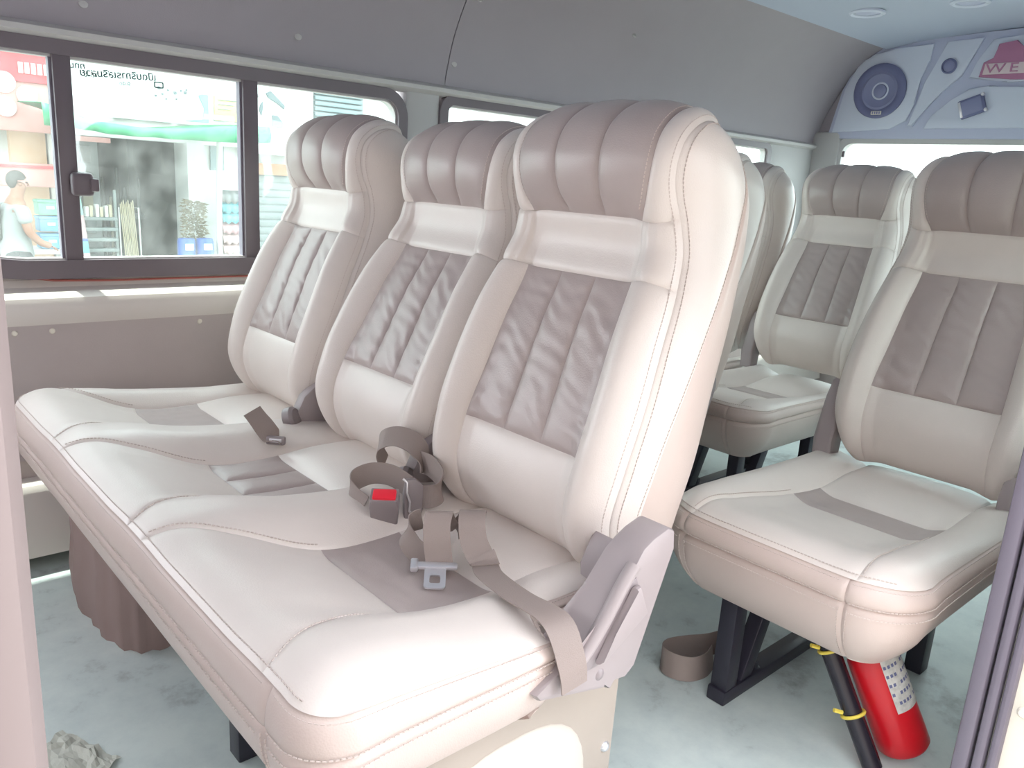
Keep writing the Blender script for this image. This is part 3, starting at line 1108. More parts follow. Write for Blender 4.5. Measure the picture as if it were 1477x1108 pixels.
def bracket(parent, yc, sg, loc=(0, 0, 0)):
    """recliner cover on the side sg (-1 near) of the seat centred on yc"""
    a, b = (yc - .266, yc - .322)
    if sg > 0:
        o = prism('recliner_cover', [(.085, .56), (.105, .50), (.085, .36), (.03, .36), (.035, .42), (.06, .52)], 'y', yc + .20, yc + .245, 'plastic', parent, .008)
        return o
    b_ = prism('recliner_cover', BR, 'y', min(a, b), max(a, b), 'plastic', parent, .008)
    b_.location = loc
    prism('hinge_block', [(.01, .36), (.0, .43), (.025, .475), (.045, .46), (.035, .36)], 'y', yc - .27, yc - .19, 'plastic', b_, .006)
    c = b + sg * .004
    rec = [(-.050, .470), (-.036, .474), (-.012, .418), (-.100, .366), (-.128, .366), (-.120, .392), (-.090, .430)]
    prism('lever_recess', [(x, z) for x, z in rec], 'y', min(c, b - sg * .004), max(c, b - sg * .004), 'lever', b_, .002)
    lev = [(-.046, .464), (-.038, .466), (-.016, .420), (-.098, .374), (-.108, .376), (-.078, .410)]
    c2 = b + sg * .015
    prism('recline_lever', lev, 'y', min(c, c2), max(c, c2), 'plastic', b_, .004)
    # raised rib along the front of the recess
    P = [(-.040, b, .492), (-.064, b, .464), (-.092, b, .426), (-.126, b, .390), (-.162, b, .368)]
    link('rib', tube_mesh('rib', smooth_poly(P, 5, False), .010, 'plastic', 10), b_)
    link('bolt_cap', lathe_mesh('bolt_cap', [(0, .002), (.006, .002), (.0085, 0)], 'lever', 16, 'y'), b_, (-.088, b, .347), (0, 0, math.pi if sg < 0 else 0))
    return b_


bracket(bench, 0, -1)
for k in (1, 2):
    y = .45 * k - .205
    # slim recliner boxes between the backs
    prism('recliner_box', [(.0, .38), (-.015, .42), (.01, .47), (.06, .51), (.10, .50), (.10, .38)], 'y', y - .016, y + .016, 'plastic', bench, .008)
    link('recline_knob', lathe_mesh('recline_knob', [(0, .012), (.020, .011), (.026, .004), (.026, -.012)], 'lever', 22, 'y'), bench, (-.02, y - .016, .425), (math.radians(20), 0, math.pi + math.radians(40)))
pp = prism('pedestal_panel', [(-.40, 0), (.052, 0), (.056, .29), (-.40, .29)], 'y', -.245, -.232, 'steel_plate', bench, .003)
dm = bmesh.new()
bmesh.ops.create_uvsphere(dm, u_segments=40, v_segments=20, radius=1.0)
for v in dm.verts:
    x, y, z = v.co
    k = (abs(x) ** 2.6 + abs(z) ** 2.6) ** (1 / 2.6)
    l = math.hypot(x, z)
    f = l / k if k > 1e-6 else 1
    v.co = (x * f * .155, y * .022, z * f * .150)
link('pedestal_cover', bm_mesh('pedestal_cover', dm, 'plate_cream', True), bench, (-.165, -.244, .085))
link('cover_plug', lathe_mesh('cover_plug', [(0, .003), (.022, .003), (.030, 0)], 'lever', 24, 'y'), bench, (-.105, -.264, .07), (0, 0, math.pi))
link('pedestal_screw', lathe_mesh('pedestal_screw', [(0, .006), (.005, .0055), (.008, .003), (.009, 0)], 'chrome', 16, 'y'), bench, (.036, -.245, .128), (0, 0, math.pi))
for y in (.22, .98):
    box('leg', -.36, -.32, y - .02, y + .02, 0, .30, 'steel_black', bench, .004)
    box('leg', .02, .06, y - .02, y + .02, 0, .30, 'steel_black', bench, .004)
box('cross_rail', -.37, .08, .02, 1.05, .262, .292, 'steel_black', bench, .004)

# brown covered ducts on the floor under the bench
def duct(name, label, pts, h, group):
    t = empty(name, (pts[0][0], pts[0][1], 0), label, 'cover', group)
    P = smooth_poly([(a, b, 0) for a, b in pts], 6)
    V, Fc = [], []
    n = len(P)
    lv = [(0, 0), (h * .25, -.006), (h * .55, .004), (h * .85, .0), (h, .012)]
    for z, ins in lv:
        c = sum((Vector((p.x, p.y, 0)) for p in P), Vector()) / n
        for i, p in enumerate(P):
            d = (Vector((p.x, p.y, 0)) - c)
            wv = .006 * math.sin(i * 1.9 + z * 8)
            q = c + d * (1 - (ins + wv) / max(d.length, .05))
            V.append((q.x - pts[0][0], q.y - pts[0][1], z))
    for l in range(len(lv) - 1):
        for i in range(n):
            Fc.append((l * n + i, l * n + (i + 1) % n, (l + 1) * n + (i + 1) % n, (l + 1) * n + i))
    Fc.append(tuple(range((len(lv) - 1) * n, len(lv) * n)))
    link('cover', mk('cover', V, Fc, 'fabric_brown'), t)
    return t


duct('floor_duct', 'brown cloth-covered hump on the floor beneath the far end of the bench', [(-.43, .78), (-.405, .65), (-.35, .61), (-.25, .64), (-.2, .8), (-.22, .98), (-.34, 1.03), (-.42, .96)], .262, 'covered humps under the bench')
duct('floor_duct', 'smaller brown covered hump behind the first, beneath the bench middle', [(-.29, .64), (-.26, .57), (-.15, .55), (-.06, .60), (-.06, .72), (-.16, .76), (-.17, .72)], .262, 'covered humps under the bench')

# single seats
scu = Cushion([0], -.235, .235, -.577, .10, .095, .095,
              ([0, .06, .2, .45, .66, .85, 1], [.402, .410, .394, .362, .352, .365, .365]),
              ([0, .06, .2, .45, .66, .85, 1], [.404, .422, .424, .410, .398, .390, .375]),
              (.357, .008, .238, -.055, .008, .022), (.50, .66),
              ([0, .08, .25, .5, .66, .85, 1], [.155, .150, .142, .134, .130, .132, .136]))
SCU = build_cushion(scu, [1])
scu2 = Cushion([0], -.198, .198, -.577, .10, .09, .09, scu.zc, scu.zr, scu.band, (.50, .66), ([0, .08, .25, .5, .66, .85, 1], [.135, .128, .120, .112, .110, .112, .116]))
SCU2 = build_cushion(scu2, [1])


def single_seat(x, y, label, recl=0.0, sides=(-1, 1), dz=0.0, group='single seats behind the bench', legs=True, rz=0.0):
    t = empty('passenger_seat', (x, y, 0), label, 'seat', group, None, math.radians(rz))
    add_cushion(SCU if group.startswith('single') else SCU2, t, (0, 0, dz))
    add_backrest(t, (0, 0, 0), recl)
    for sg in sides:
        bracket(t, 0, sg, (0, -sg * .02, -.02))
    if legs:
        for sg in (-1, 1):
            yy = sg * .10
            if sg < 0 and group.startswith('single'):
                box('rear_leg', -.06, -.02, yy - .018, yy + .018, 0.0, .262 + dz, 'steel_black', t, .003)
                continue
            lg = box('leg', -.495, -.455, yy - .018, yy + .018, 0, .262 + dz, 'steel_black', t, .003)
            bm = bmesh.new()
            add_prism(bm, [(-.445, .012), (-.405, .012), (-.30, .262 + dz), (-.34, .262 + dz)], 'y', yy - .016, yy + .016, .003)
            link('brace', bm_mesh('brace', bm, 'steel_black', True), t)
            box('foot_rail', -.50, -.02, yy - .02, yy + .02, 0.0, .030, 'steel_black', t, .003)
            box('rear_leg', -.06, -.02, yy - .018, yy + .018, 0.0, .262 + dz, 'steel_black', t, .003)
            link('foot_bolt', lathe_mesh('foot_bolt', [(0, .014), (.010, .014), (.011, .002), (.016, 0)], 'steel_black', 6), t, (-.37, yy, .030))
    return t


single_seat(.937, -.29, 'beige single seat by the sliding door with a red extinguisher beneath it')
single_seat(.937, .55, 'seat right behind the bench, only its shaded side seen past the tall near backrest', group='second row seats', sides=(-1,))
single_seat(1.737, .425, 'shaded seat with blue-grey tint seen whole between bench and door seat', dz=-.02, group='third row seats')
single_seat(1.737, .905, 'third row window seat whose dark side shows beside the shaded seat', dz=-.02, group='third row seats', sides=())

# ================================================================ things under the seat by the door and on the floor
def to_axis(v):
    return Vector(v).to_track_quat('Z', 'Y').to_matrix().to_4x4()


ax0, ax1 = Vector((.580, -.490, .034)), Vector((.546, -.412, .205))
t = empty('fire_extinguisher', (.58, -.49, 0), 'red fire extinguisher with paper label leaning under the beige door-side seat', 'extinguisher')
Q = (ax1 - ax0).normalized()
rotm = to_axis(Q)


def onaxis(o, p, roll=0.0):
    o.parent = t
    o.matrix_local = Matrix.Translation(Vector(p) - Vector((.58, -.49, 0))) @ rotm @ Matrix.Rotation(roll, 4, 'Z')
    return o


onaxis(link('bottle', lathe_mesh('bottle', [(0, -.012), (.040, -.012), (.046, -.004), (.046, .02), (.0445, .165), (.041, .18), (.030, .195), (.014, .205), (.012, .215), (0, .215)], 'ext_red', 36)), ax0)
M['label'] = mat('paper_label', (206, 204, 198), 0.6, var=0.25, vscale=60)
V, Fc = [], []
for i in range(9):
    for j in range(2):
        a = math.radians(-40 + 10 * i)
        V.append((.0468 * math.cos(a), .0468 * math.sin(a), .075 + .125 * j))
for i in range(8): Fc.append((2 * i, 2 * i + 2, 2 * i + 3, 2 * i + 1))
lab = onaxis(link('paper_label', mk('paper_label', V, Fc, 'label')), ax0, math.radians(LABROLL))
V, Fc = [], []
for r_ in range(6):
    for i in range(8):
        if (i * 7 + r_ * 3) % 5 == 0: continue
        k = len(V)
        for da, dz in ((0, 0), (6, 0), (6, .006), (0, .006)):
            a = math.radians(-38 + 9.4 * i + da)
            V.append((.0472 * math.cos(a), .0472 * math.sin(a), .09 + .017 * r_ + dz))
        Fc.append((k, k + 1, k + 2, k + 3))
pr = onaxis(link('label_print', mk('label_print', V, Fc, 'speaker', False)), ax0, math.radians(LABROLL))
pr['kind'] = 'stuff'
h0, h1 = Vector((.494, -.472, .022)), Vector((.492, -.362, .205))
t2 = empty('black_rod', (h0.x, h0.y, 0), 'glossy black rod tied to the red bottle with yellow ties', 'rod')


def par2(o):
    o.parent = t2
    o.matrix_parent_inverse = Matrix.Translation((-h0.x, -h0.y, 0))
    return o


dd = (h1 - h0)
par2(link('tube', tube_mesh('tube', [h0 - dd * .06, h0, h0 + dd * .5, h1, h1 + dd * .1], .017, 'ext_black', 18)))
for f, lb in ((.38, 0), (.92, 0)):
    c = h0 + dd * f
    n_ = dd.normalized()
    a = n_.orthogonal().normalized()
    b = n_.cross(a)
    pts = [c + (a * math.cos(g) + b * math.sin(g)) * .0195 for g in [2 * math.pi * k / 20 for k in range(21)]]
    par2(link('cable_tie', tube_mesh('cable_tie', pts, .0032, 'ziptie', 8, False)))
    e = c + Vector((-.018, .012, .004))
    par2(link('tie_head', tube_mesh('tie_head', [e, e + Vector((-.012, .010, .004))], .004, 'ziptie', 6)))

# loose strap loop on the floor
P = [(.62, -.10, .028), (.56, -.085, .028), (.51, -.060, .029), (.465, -.045, .030), (.435, -.058, .030), (.432, -.090, .029), (.452, -.118, .028), (.490, -.128, .028), (.53, -.118, .028)]
S = [(0, .2, 1), (0, .1, 1), (0, .05, 1), (.05, 0, 1), (.1, .1, 1), (.15, .1, 1), (.1, .1, 1), (0, .15, 1), (0, .2, 1)]
st = link('floor_strap', ribbon_mesh('floor_strap', P, S, .052, 'webbing'))
tag(st, 'loose grey-brown belt loop lying on the floor by the black seat leg', 'strap')

# crumpled paper at the bottom edge
V, Fc = [], []
n = 14
for i in range(n):
    for j in range(n):
        x, y = (i / (n - 1) - .5) * .09, (j / (n - 1) - .5) * .14
        r_ = math.hypot(x / .045, y / .07)
        z = .006 + .014 * abs(nz(x * 30, y * 30, 2.2)) + .012 * max(0, nz(x * 60, y * 60, 9.1)) - .006 * min(1, r_ ** 4)
        V.append((x + .008 * nz(y * 40, 1, 1), y + .01 * nz(x * 40, 4, 1), max(z, .001)))
me = mk('paper_scrap', V, grid_faces(n, n), 'paper', False)
o = link('paper_scrap', me, None, (-.575, .37, 0), (0, 0, .4))
md = o.modifiers.new('thick', 'SOLIDIFY')
md.thickness = .001
tag(o, 'crumpled pale paper scrap on the floor in front of the bench', 'paper')

# ================================================================ the street beyond the windows
GZ = -.86
structure(box('road', -12, 22, -12, 20, GZ - .1, GZ, mat('concrete', (128, 126, 122), .9, bump=.2, scale=60, var=.08)))
# added unseen wall, door side; keeps low sky light off the bench end
structure(box('wall_sky_blocker', -9, .55, -2.6, -2.4, GZ, 2.5, mat('sky_blocker_wall', (150, 144, 138), .85, bump=.2, scale=40, var=.06)))
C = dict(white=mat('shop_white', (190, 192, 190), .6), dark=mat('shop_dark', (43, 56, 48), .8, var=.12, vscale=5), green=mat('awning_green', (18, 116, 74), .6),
         red=mat('sign_red', (176, 76, 80), .6), pink=mat('pink_band', (185, 134, 128), .6), orange=mat('orange_wall', (190, 156, 128), .7),
         yellow=mat('sign_yellow', (198, 192, 120), .6), teal=mat('teal_print', (120, 160, 152), .6), grey=mat('mid_grey', (120, 128, 128), .6),
         lou=mat('louvre_grey', (110, 128, 131), .5), blue=mat('barrel_blue', (32, 76, 152), .45), beam=mat('brick_orange', (152, 112, 88), .7),
         leaf=mat('dry_leaf', (102, 92, 65), .7, var=.3, vscale=30), wood=mat('broom_wood', (152, 144, 120), .6), rack=mat('rack_steel', (96, 107, 105), .5),
         skin=mat('skin', (134, 96, 78), .6), shirt=mat('grey_shirt', (126, 131, 131), .8), trouser=mat('dark_trousers', (46, 49, 52), .8), hair=mat('black_hair', (32, 28, 28), .6),
         bag=mat('dark_bag', (36, 44, 41), .7), cyan=mat('sheet_cyan', (88, 156, 166), .5), rose=mat('sheet_rose', (164, 132, 136), .5), sgrey=mat('sheet_grey', (112, 115, 115), .5),
         wpink=mat('sheet_pale_rose', (185, 164, 163), .5), crate=mat('crate_blue', (88, 140, 171), .5), tgreen=mat('crate_teal', (96, 148, 128), .5), print=mat('sign_print', (96, 108, 110), .7))
for k, v in C.items():
    M['o_' + k] = v


def obox(name, x0, x1, y0, y1, z0, z1, m, parent=None, bev=0.0):
    return box(name, x0, x1, y0, y1, z0, z1, 'o_' + m, parent, bev)


def at0(o, t):
    o.parent = t
    o.matrix_parent_inverse = t.matrix_basis.inverted()
    return o


sb = empty('shop_building', (2.1, 8.6, GZ), 'white shop building across the street with a dark open front', 'building')
for a in (obox('facade', -3, 9, 8.62, 8.9, 1.16, 4.6, 'white'), obox('wall', -3, 1.42, 8.9, 9.1, GZ, 1.16, 'white'), obox('pier', 1.33, 1.44, 8.62, 8.95, GZ, 1.17, 'white'),
          obox('pier', 2.67, 2.86, 8.55, 8.95, GZ, 1.17, 'white'), obox('wall', 2.86, 9, 8.75, 8.95, GZ, 1.17, 'white'),
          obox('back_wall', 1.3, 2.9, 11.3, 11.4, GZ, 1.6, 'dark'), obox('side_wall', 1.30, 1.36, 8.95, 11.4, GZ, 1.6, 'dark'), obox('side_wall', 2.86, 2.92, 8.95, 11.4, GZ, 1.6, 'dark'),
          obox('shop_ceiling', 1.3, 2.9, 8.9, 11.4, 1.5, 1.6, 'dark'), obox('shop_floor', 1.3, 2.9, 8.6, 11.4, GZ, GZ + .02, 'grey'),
          obox('orange_panel', .985, 1.31, 8.80, 8.92, -.6, 1.19, 'orange'), obox('lintel_stripe', 1.38, 1.87, 8.55, 8.63, 1.10, 1.15, 'pink'),
          obox('window_pane', 3.005, 3.165, 8.72, 8.76, .885, 1.2, 'lou'), obox('beam', 3.44, 3.95, 8.6, 8.76, .865, .998, 'beam'), obox('shutter', 3.45, 4.4, 8.7, 8.76, -.4, .866, 'grey')):
    at0(a, sb)
for k in range(14):
    at0(obox('shutter_slat', 3.45, 4.4, 8.688, 8.702, -.39 + .09 * k, -.315 + .09 * k, 'grey', None, .004), sb)
lv = empty('louvre_window', (4.58, 8.6, 1.28), 'grey louvred window high on the shop wall behind the far headrest', 'window')
at0(obox('frame', 4.22, 4.95, 8.56, 8.62, 1.27, 2.0, 'grey'), lv)
for k in range(11):
    at0(obox('slat', 4.25, 4.92, 8.52, 8.565, 1.29 + .064 * k, 1.335 + .064 * k, 'lou', None, .004), lv)
bn = empty('shop_banner', (2.4, 8.55, 1.36), 'long white shop banner with grey print above the green awning', 'sign')
at0(obox('board', 1.50, 3.28, 8.50, 8.56, 1.36, 1.90, 'white', None, .01), bn)
for k, (x, z, s) in enumerate(((2.36, 1.70, .03), (2.40, 1.645, .02), (2.46, 1.69, .022), (2.53, 1.665, .03), (2.60, 1.70, .02), (2.64, 1.68, .03), (2.33, 1.62, .02), (2.44, 1.60, .016), (2.55, 1.61, .016), (2.66, 1.715, .018))):
    at0(obox('print_mark', x, x + s, 8.49, 8.50, z, z + s, 'print'), bn)
pb = prism('picture_print', [(2.80, 1.68), (2.83, 1.70), (2.905, 1.70), (2.905, 1.40), (2.65, 1.40), (2.65, 1.41), (2.84, 1.43), (2.86, 1.55)], 'y', 8.49, 8.50, 'o_teal')
at0(pb, bn)
bn2 = empty('shop_banner', (3.9, 8.55, 1.36), 'second white banner with grey tool pictures right of the window post', 'sign')
at0(obox('board', 3.34, 4.22, 8.52, 8.56, 1.10, 1.92, 'white', None, .01), bn2)
for p in ([(3.60, 1.80), (3.66, 1.83), (3.84, 1.68), (3.83, 1.64), (3.74, 1.70), (3.63, 1.75)], [(3.53, 1.66), (3.56, 1.70), (3.56, 1.62), (3.54, 1.54), (3.515, 1.60)], [(3.68, 1.56), (3.74, 1.56), (3.83, 1.47), (3.80, 1.42), (3.68, 1.43)]):
    at0(prism('tool_print', p, 'y', 8.505, 8.52, 'o_print'), bn2)
ys = empty('yellow_sign', (3.1, 8.5, 1.43), 'square pale yellow sign hung on the white banner', 'sign')
at0(obox('board', 2.965, 3.265, 8.46, 8.49, 1.435, 1.70, 'yellow', None, .006), ys)
for k in range(3):
    at0(obox('print_line', 3.0, 3.22 - .04 * k, 8.452, 8.462, 1.655 - .05 * k, 1.663 - .05 * k, 'print'), ys)
rs = empty('red_sign', (1.05, 8.6, 1.14), 'faded red sign over the orange shop wall behind the walking person', 'sign')
at0(obox('board', .70, 1.36, 8.54, 8.60, 1.15, 1.90, 'pink', None, .01), rs)
at0(obox('red_band', .70, 1.36, 8.52, 8.545, 1.62, 1.88, 'red'), rs)
for k in range(5):
    at0(obox('letter', 1.06 + .055 * k, 1.10 + .055 * k, 8.51, 8.522, 1.70, 1.80, 'white'), rs)
for x, z, r_ in ((.93, 1.60, .10), (1.12, 1.50, .09), (.93, 1.37, .09)):
    at0(link('round_print', lathe_mesh('round_print', [(0, .02), (r_, .02), (r_, 0)], 'o_white', 24, 'y'), None, (x, 8.54, z), (0, 0, math.pi)), rs)
pk = empty('pink_ledge', (1.05, 8.5, .6), 'pink sign ledge crossing behind the walking person', 'sign')
at0(obox('board', .72, 1.31, 8.46, 8.52, .62, .85, 'pink', None, .01), pk)
at0(obox('stripe', .72, 1.31, 8.45, 8.462, .80, .83, 'red'), pk)

AT = [(1.02, 1.40), (1.255, 1.344), (1.407, 1.286), (1.615, 1.268), (1.96, 1.255), (2.293, 1.277), (2.829, 1.344), (3.173, 1.374)]
AB = [(1.02, 1.20), (1.245, 1.192), (1.401, 1.187), (1.61, 1.168), (1.956, 1.17), (2.289, 1.171), (2.825, 1.185), (3.17, 1.211)]
T_ = smooth_poly([(a, b, 0) for a, b in AT], 5, False)
B_ = smooth_poly([(a, b, 0) for a, b in AB], 5, False)
V, Fc = [], []
for i in range(len(T_)):
    wv = .02 * math.sin(i * 1.3)
    V += [(B_[i].x, 7.47 + wv, B_[i].y), ((T_[i].x + B_[i].x) / 2, 7.49 - wv, (T_[i].y + B_[i].y) / 2), (T_[i].x, 7.52, T_[i].y), (T_[i].x, 8.47, .968 + (T_[i].y - .968) * 1.08)]
o = link('green_awning', mk('green_awning', V, grid_faces(len(T_), 4), 'o_green'))
o.modifiers.new('thick', 'SOLIDIFY').thickness = .008
tag(o, 'sagging green cloth awning below the white banner', 'awning')

# barrels, plant, rack, broom bundle, coloured sheets
def barrel(x, label):
    t = empty('barrel', (x, 8.13, GZ), label, 'barrel', 'blue barrels at the shop front')
    link('drum', lathe_mesh('drum', [(0, 0), (.088, 0), (.094, .02), (.094, .33), (.098, .335), (.094, .345), (.094, .66), (.098, .668), (.094, .68), (.094, .97), (.085, 1.0), (0, 1.0)], 'o_blue', 28), t)
    bm = bmesh.new()
    add_box(bm, -.045, .045, -.100, -.088, .88, .95)
    link('label', bm_mesh('label', bm, 'o_white'), t)


barrel(2.47, 'blue barrel with white label, nearer the broom bundle')
barrel(2.675, 'blue barrel with white label, nearer the white pole')
t = empty('dry_plant', (2.66, 8.375, GZ), 'bushy olive-brown potted plant standing behind the blue barrels', 'plant')
link('pot', lathe_mesh('pot', [(0, 0), (.09, 0), (.11, .7), (.115, .72), (.10, .72), (0, .70)], 'o_wood', 20), t)
V, Fc = [], []
for k in range(900):
    a, r_, h = random.uniform(0, 6.283), random.random() ** .9, random.uniform(0, 1)
    c = Vector((math.cos(a) * r_ * .135, math.sin(a) * r_ * .09, .72 + h * .68))
    d = Vector((math.cos(a), math.sin(a), random.uniform(-.3, .9))).normalized()
    s = d.orthogonal().normalized() * .012
    i = len(V)
    V += [c - s, c + d * .03, c + s, c + d * .05 + Vector((0, 0, -.01)), ]
    Fc += [(i, i + 1, i + 2), (i, i + 2, i + 3)]
f = link('foliage', mk('foliage', V, Fc, 'o_leaf', False), t)
f['kind'] = 'stuff'
t = empty('shelf_rack', (1.66, 8.5, GZ), 'grey steel shelf rack with level slats beside the broom bundle', 'rack')
for x in (1.50, 1.85):
    at0(obox('post', x - .012, x + .012, 8.44, 8.47, GZ, .62, 'rack'), t)
for k in range(11):
    at0(obox('shelf', 1.50, 1.86, 8.42, 8.56, -.80 + .11 * k, -.765 + .11 * k, 'rack', None, .003), t)
for k, x in enumerate((1.56, 1.60, 1.66, 1.70, 1.75, 1.79)):
    o = obox('paper_box', x, x + .03, 8.46, 8.53, .336, .44 + .012 * (k % 3), 'white' if k % 2 == 0 else 'wood')
    tag(o, 'small upright paper box on the top shelf of the grey rack', 'box', 'paper boxes on the rack')
t = empty('display_stand', (1.75, 9.6, GZ), 'dim display stand of pale hanging goods inside the dark shop', 'stand')
at0(obox('frame', 1.42, 2.02, 9.60, 9.64, GZ, 1.2, 'grey'), t)
for k in range(15):
    x, z = 1.46 + .18 * (k % 3) + .02 * (k % 2), -.2 + .27 * (k // 3)
    tag(obox('goods_pack', x, x + .11, 9.55, 9.595, z, z + .19 - .03 * (k % 2), ('wood', 'print', 'sgrey', 'rack')[k % 4], None, .01), 'dim small pack hanging on the display stand in the dark shop', 'pack', 'packs on the display stand')
t = empty('tool_rack', (2.35, 10.2, GZ), 'dim rack of long tools deep inside the dark shop', 'rack')
for k in range(7):
    x = 2.12 + .085 * k
    tag(link('long_tool', tube_mesh('long_tool', [(x, 10.18, GZ + .02), (x + .02, 10.235, .35 + .12 * (k * 3 % 5))], .018, ('o_rack', 'o_sgrey', 'o_wood')[k % 3], 8)), 'dim long-handled tool leaning on the rail inside the dark shop', 'tool', 'long tools in the dark shop')
at0(obox('rail', 2.05, 2.72, 10.26, 10.30, .2, .26, 'rack'), t)
t = empty('broom_stand', (1.99, 8.45, GZ), 'white wire stand holding a bundle of thin poles', 'stand')
fr_ = [(1.885, 8.45, GZ + .02), (1.885, 8.45, .44), (2.085, 8.45, .44), (2.10, 8.45, GZ + .02)]
at0(link('wire_frame', tube_mesh('wire_frame', fr_, .009, 'o_white', 8)), t)
for k in range(9):
    x = 1.895 + .016 * k
    o = link('pole', tube_mesh('pole', [(x + .05, 8.36, GZ), (x, 8.43, .48 + .02 * (k % 3))], .006, 'o_wood', 6))
    tag(o, 'thin pale wooden pole leaning in the white wire stand', 'pole', 'poles in the wire stand')
t = empty('leaning_boards', (1.47, 8.35, GZ), 'narrow striped leaning board, teal rose and blue, behind the window latch', 'board')
for z0, z1, m in ((GZ, -.03, 'rose'), (-.03, .09, 'cyan'), (.09, .12, 'blue'), (.12, .36, 'rose'), (.36, .52, 'teal')):
    f0, f1 = (z0 - GZ) / 1.38, (z1 - GZ) / 1.38
    at0(prism('stripe', [(1.415, z0), (1.62 - .13 * f0, z0), (1.62 - .13 * f1, z1), (1.43, z1)], 'y', 8.33, 8.36, 'o_' + m), t)
pl = link('banner_pole', tube_mesh('banner_pole', [(2.885, 8.25, GZ), (2.895, 8.25, .4), (2.93, 8.25, 1.36)], .033, 'o_white', 14))
tag(pl, 'thick white pole standing in front of the shop by the sheet samples', 'pole')
for k, (z, m) in enumerate(((.585, 'sgrey'), (.475, 'cyan'), (.36, 'cyan'), (.235, 'rose'), (.12, 'wpink'), (0.0, 'wpink'))):
    V, Fc = [], []
    n = 24
    for i in range(n + 1):
        x = 2.965 + .245 * i / n
        w_ = .012 * math.sin(i * 2 * math.pi / 8)
        for a, b in ((8.40, .075), (8.33, .02), (8.31, -.055 + w_)):
            V.append((x, a + w_ * .6, z + b))
    o = link('sheet_sample', mk('sheet_sample', V, grid_faces(n + 1, 3), 'o_' + m))
    o.modifiers.new('thick', 'SOLIDIFY').thickness = .012
    tag(o, ['grey wavy roofing sample, topmost of the rack', 'cyan wavy roofing sample, second from top', 'cyan wavy roofing sample, third from top', 'rose wavy roofing sample, fourth from top', 'pale rose wavy roofing sample, second from bottom', 'pale rose wavy roofing sample at the bottom'][k], 'roof sheet', 'roofing samples on the board')
sbk = empty('sample_board', (3.09, 8.45, GZ), 'white upright board that carries the wavy roofing samples', 'board')
at0(obox('panel', 2.95, 3.225, 8.42, 8.46, GZ, .68, 'white', None, .004), sbk)
for z0, m, lb in ((.20, 'crate', 'pale blue plastic crate, upper one behind the person'), (.03, 'crate', 'pale blue plastic crate, lower one behind the person'), (.36, 'tgreen', 'teal plastic crate on top of the blue crates')):
    t = empty('crate', (1.17, 8.3, z0), lb, 'crate', 'crates at the orange wall')
    bm = bmesh.new()
    add_box(bm, -.10, .115, -.1, .1, 0, .15, .012)
    link('body', bm_mesh('body', bm, 'o_' + m, True), t)
    bm = bmesh.new()
    add_box(bm, -.105, .12, -.108, .105, .12, .145, .004)
    link('rim', bm_mesh('rim', bm, 'o_' + m, True), t)
    bm = bmesh.new()
    add_box(bm, -.03, .04, -.104, -.098, .06, .09)
    link('handle_slot', bm_mesh('handle_slot', bm, 'o_white'), t)
t = empty('crate_stand', (1.17, 8.35, GZ), 'white stall table under the blue crates', 'table')
at0(obox('top', .95, 1.31, 8.15, 8.6, -.02, .025, 'white', None, .005), t)
for x in (.97, 1.29):
    for y in (8.18, 8.56):
        at0(obox('leg', x - .015, x + .015, y - .015, y + .015, GZ, -.02, 'white'), t)


# ---- the walking person
def skin_body(name, joints, edges, m, parent, loc, lv=2):
    me = bpy.data.meshes.new(name)
    me.from_pydata([j[:3] for j in joints], edges, [])
    o = link(name, me, parent, loc)
    o.modifiers.new('skin', 'SKIN').use_smooth_shade = True
    sm = me.skin_vertices
    if not sm:
        bpy.context.view_layer.objects.active = o
    for i, j in enumerate(joints):
        r_ = j[3]
        me.skin_vertices[0].data[i].radius = (r_, r_ * (j[4] if len(j) > 4 else 1))
    me.skin_vertices[0].data[0].use_root = True
    s = o.modifiers.new('sub', 'SUBSURF')
    s.levels = s.render_levels = lv
    me.materials.append(M['o_' + m])
    return o


pt = empty('person', (.80, 8.0, GZ), 'person in a grey shirt and dark trousers walking past with a dark backpack', 'person')
J = [(0, 0, .86, .12), (0, 0, 1.02, .115), (.02, 0, 1.20, .13), (.03, 0, 1.33, .10), (.05, 0, 1.40, .055), (.075, 0, 1.47, .068), (.085, 0, 1.55, .072),
     (.06, -.15, 1.31, .055), (.10, -.17, 1.08, .042), (.20, -.15, .98, .034), (.29, -.14, .95, .036),
     (.02, .15, 1.31, .055), (-.06, .17, 1.08, .042), (-.02, .17, .90, .034), (.01, .16, .80, .036),
     (.02, -.09, .80, .085), (.12, -.09, .46, .06), (.08, -.09, .10, .042), (.20, -.09, .04, .035),
     (-.02, .09, .80, .085), (-.06, .09, .46, .06), (-.22, .09, .14, .042), (-.16, .09, .05, .035)]
ED = [(0, 1), (1, 2), (2, 3), (3, 4), (4, 5), (5, 6), (3, 7), (7, 8), (8, 9), (9, 10), (3, 11), (11, 12), (12, 13), (13, 14), (0, 15), (15, 16), (16, 17), (17, 18), (0, 19), (19, 20), (20, 21), (21, 22)]
skin_body('body', J, ED, 'skin', pt, (0, 0, 0))
JS = [(0, 0, .72, .19), (0, 0, .92, .175), (0, 0, 1.02, .15), (.02, 0, 1.20, .15), (.03, 0, 1.34, .11), (.06, -.15, 1.32, .070), (.085, -.175, 1.15, .066), (.02, .15, 1.32, .070), (-.035, .175, 1.15, .066)]
skin_body("shirt", JS, [(0, 1), (1, 2), (2, 3), (3, 4), (4, 5), (5, 6), (4, 7), (7, 8)], 'shirt', pt, (0, 0, 0))
JT = [(0, 0, .97, .165), (0, 0, .84, .185), (.02, -.09, .72, .12), (.12, -.09, .46, .078), (.085, -.09, .12, .062), (-.02, .09, .72, .12), (-.06, .09, .46, .078), (-.21, .09, .17, .062)]
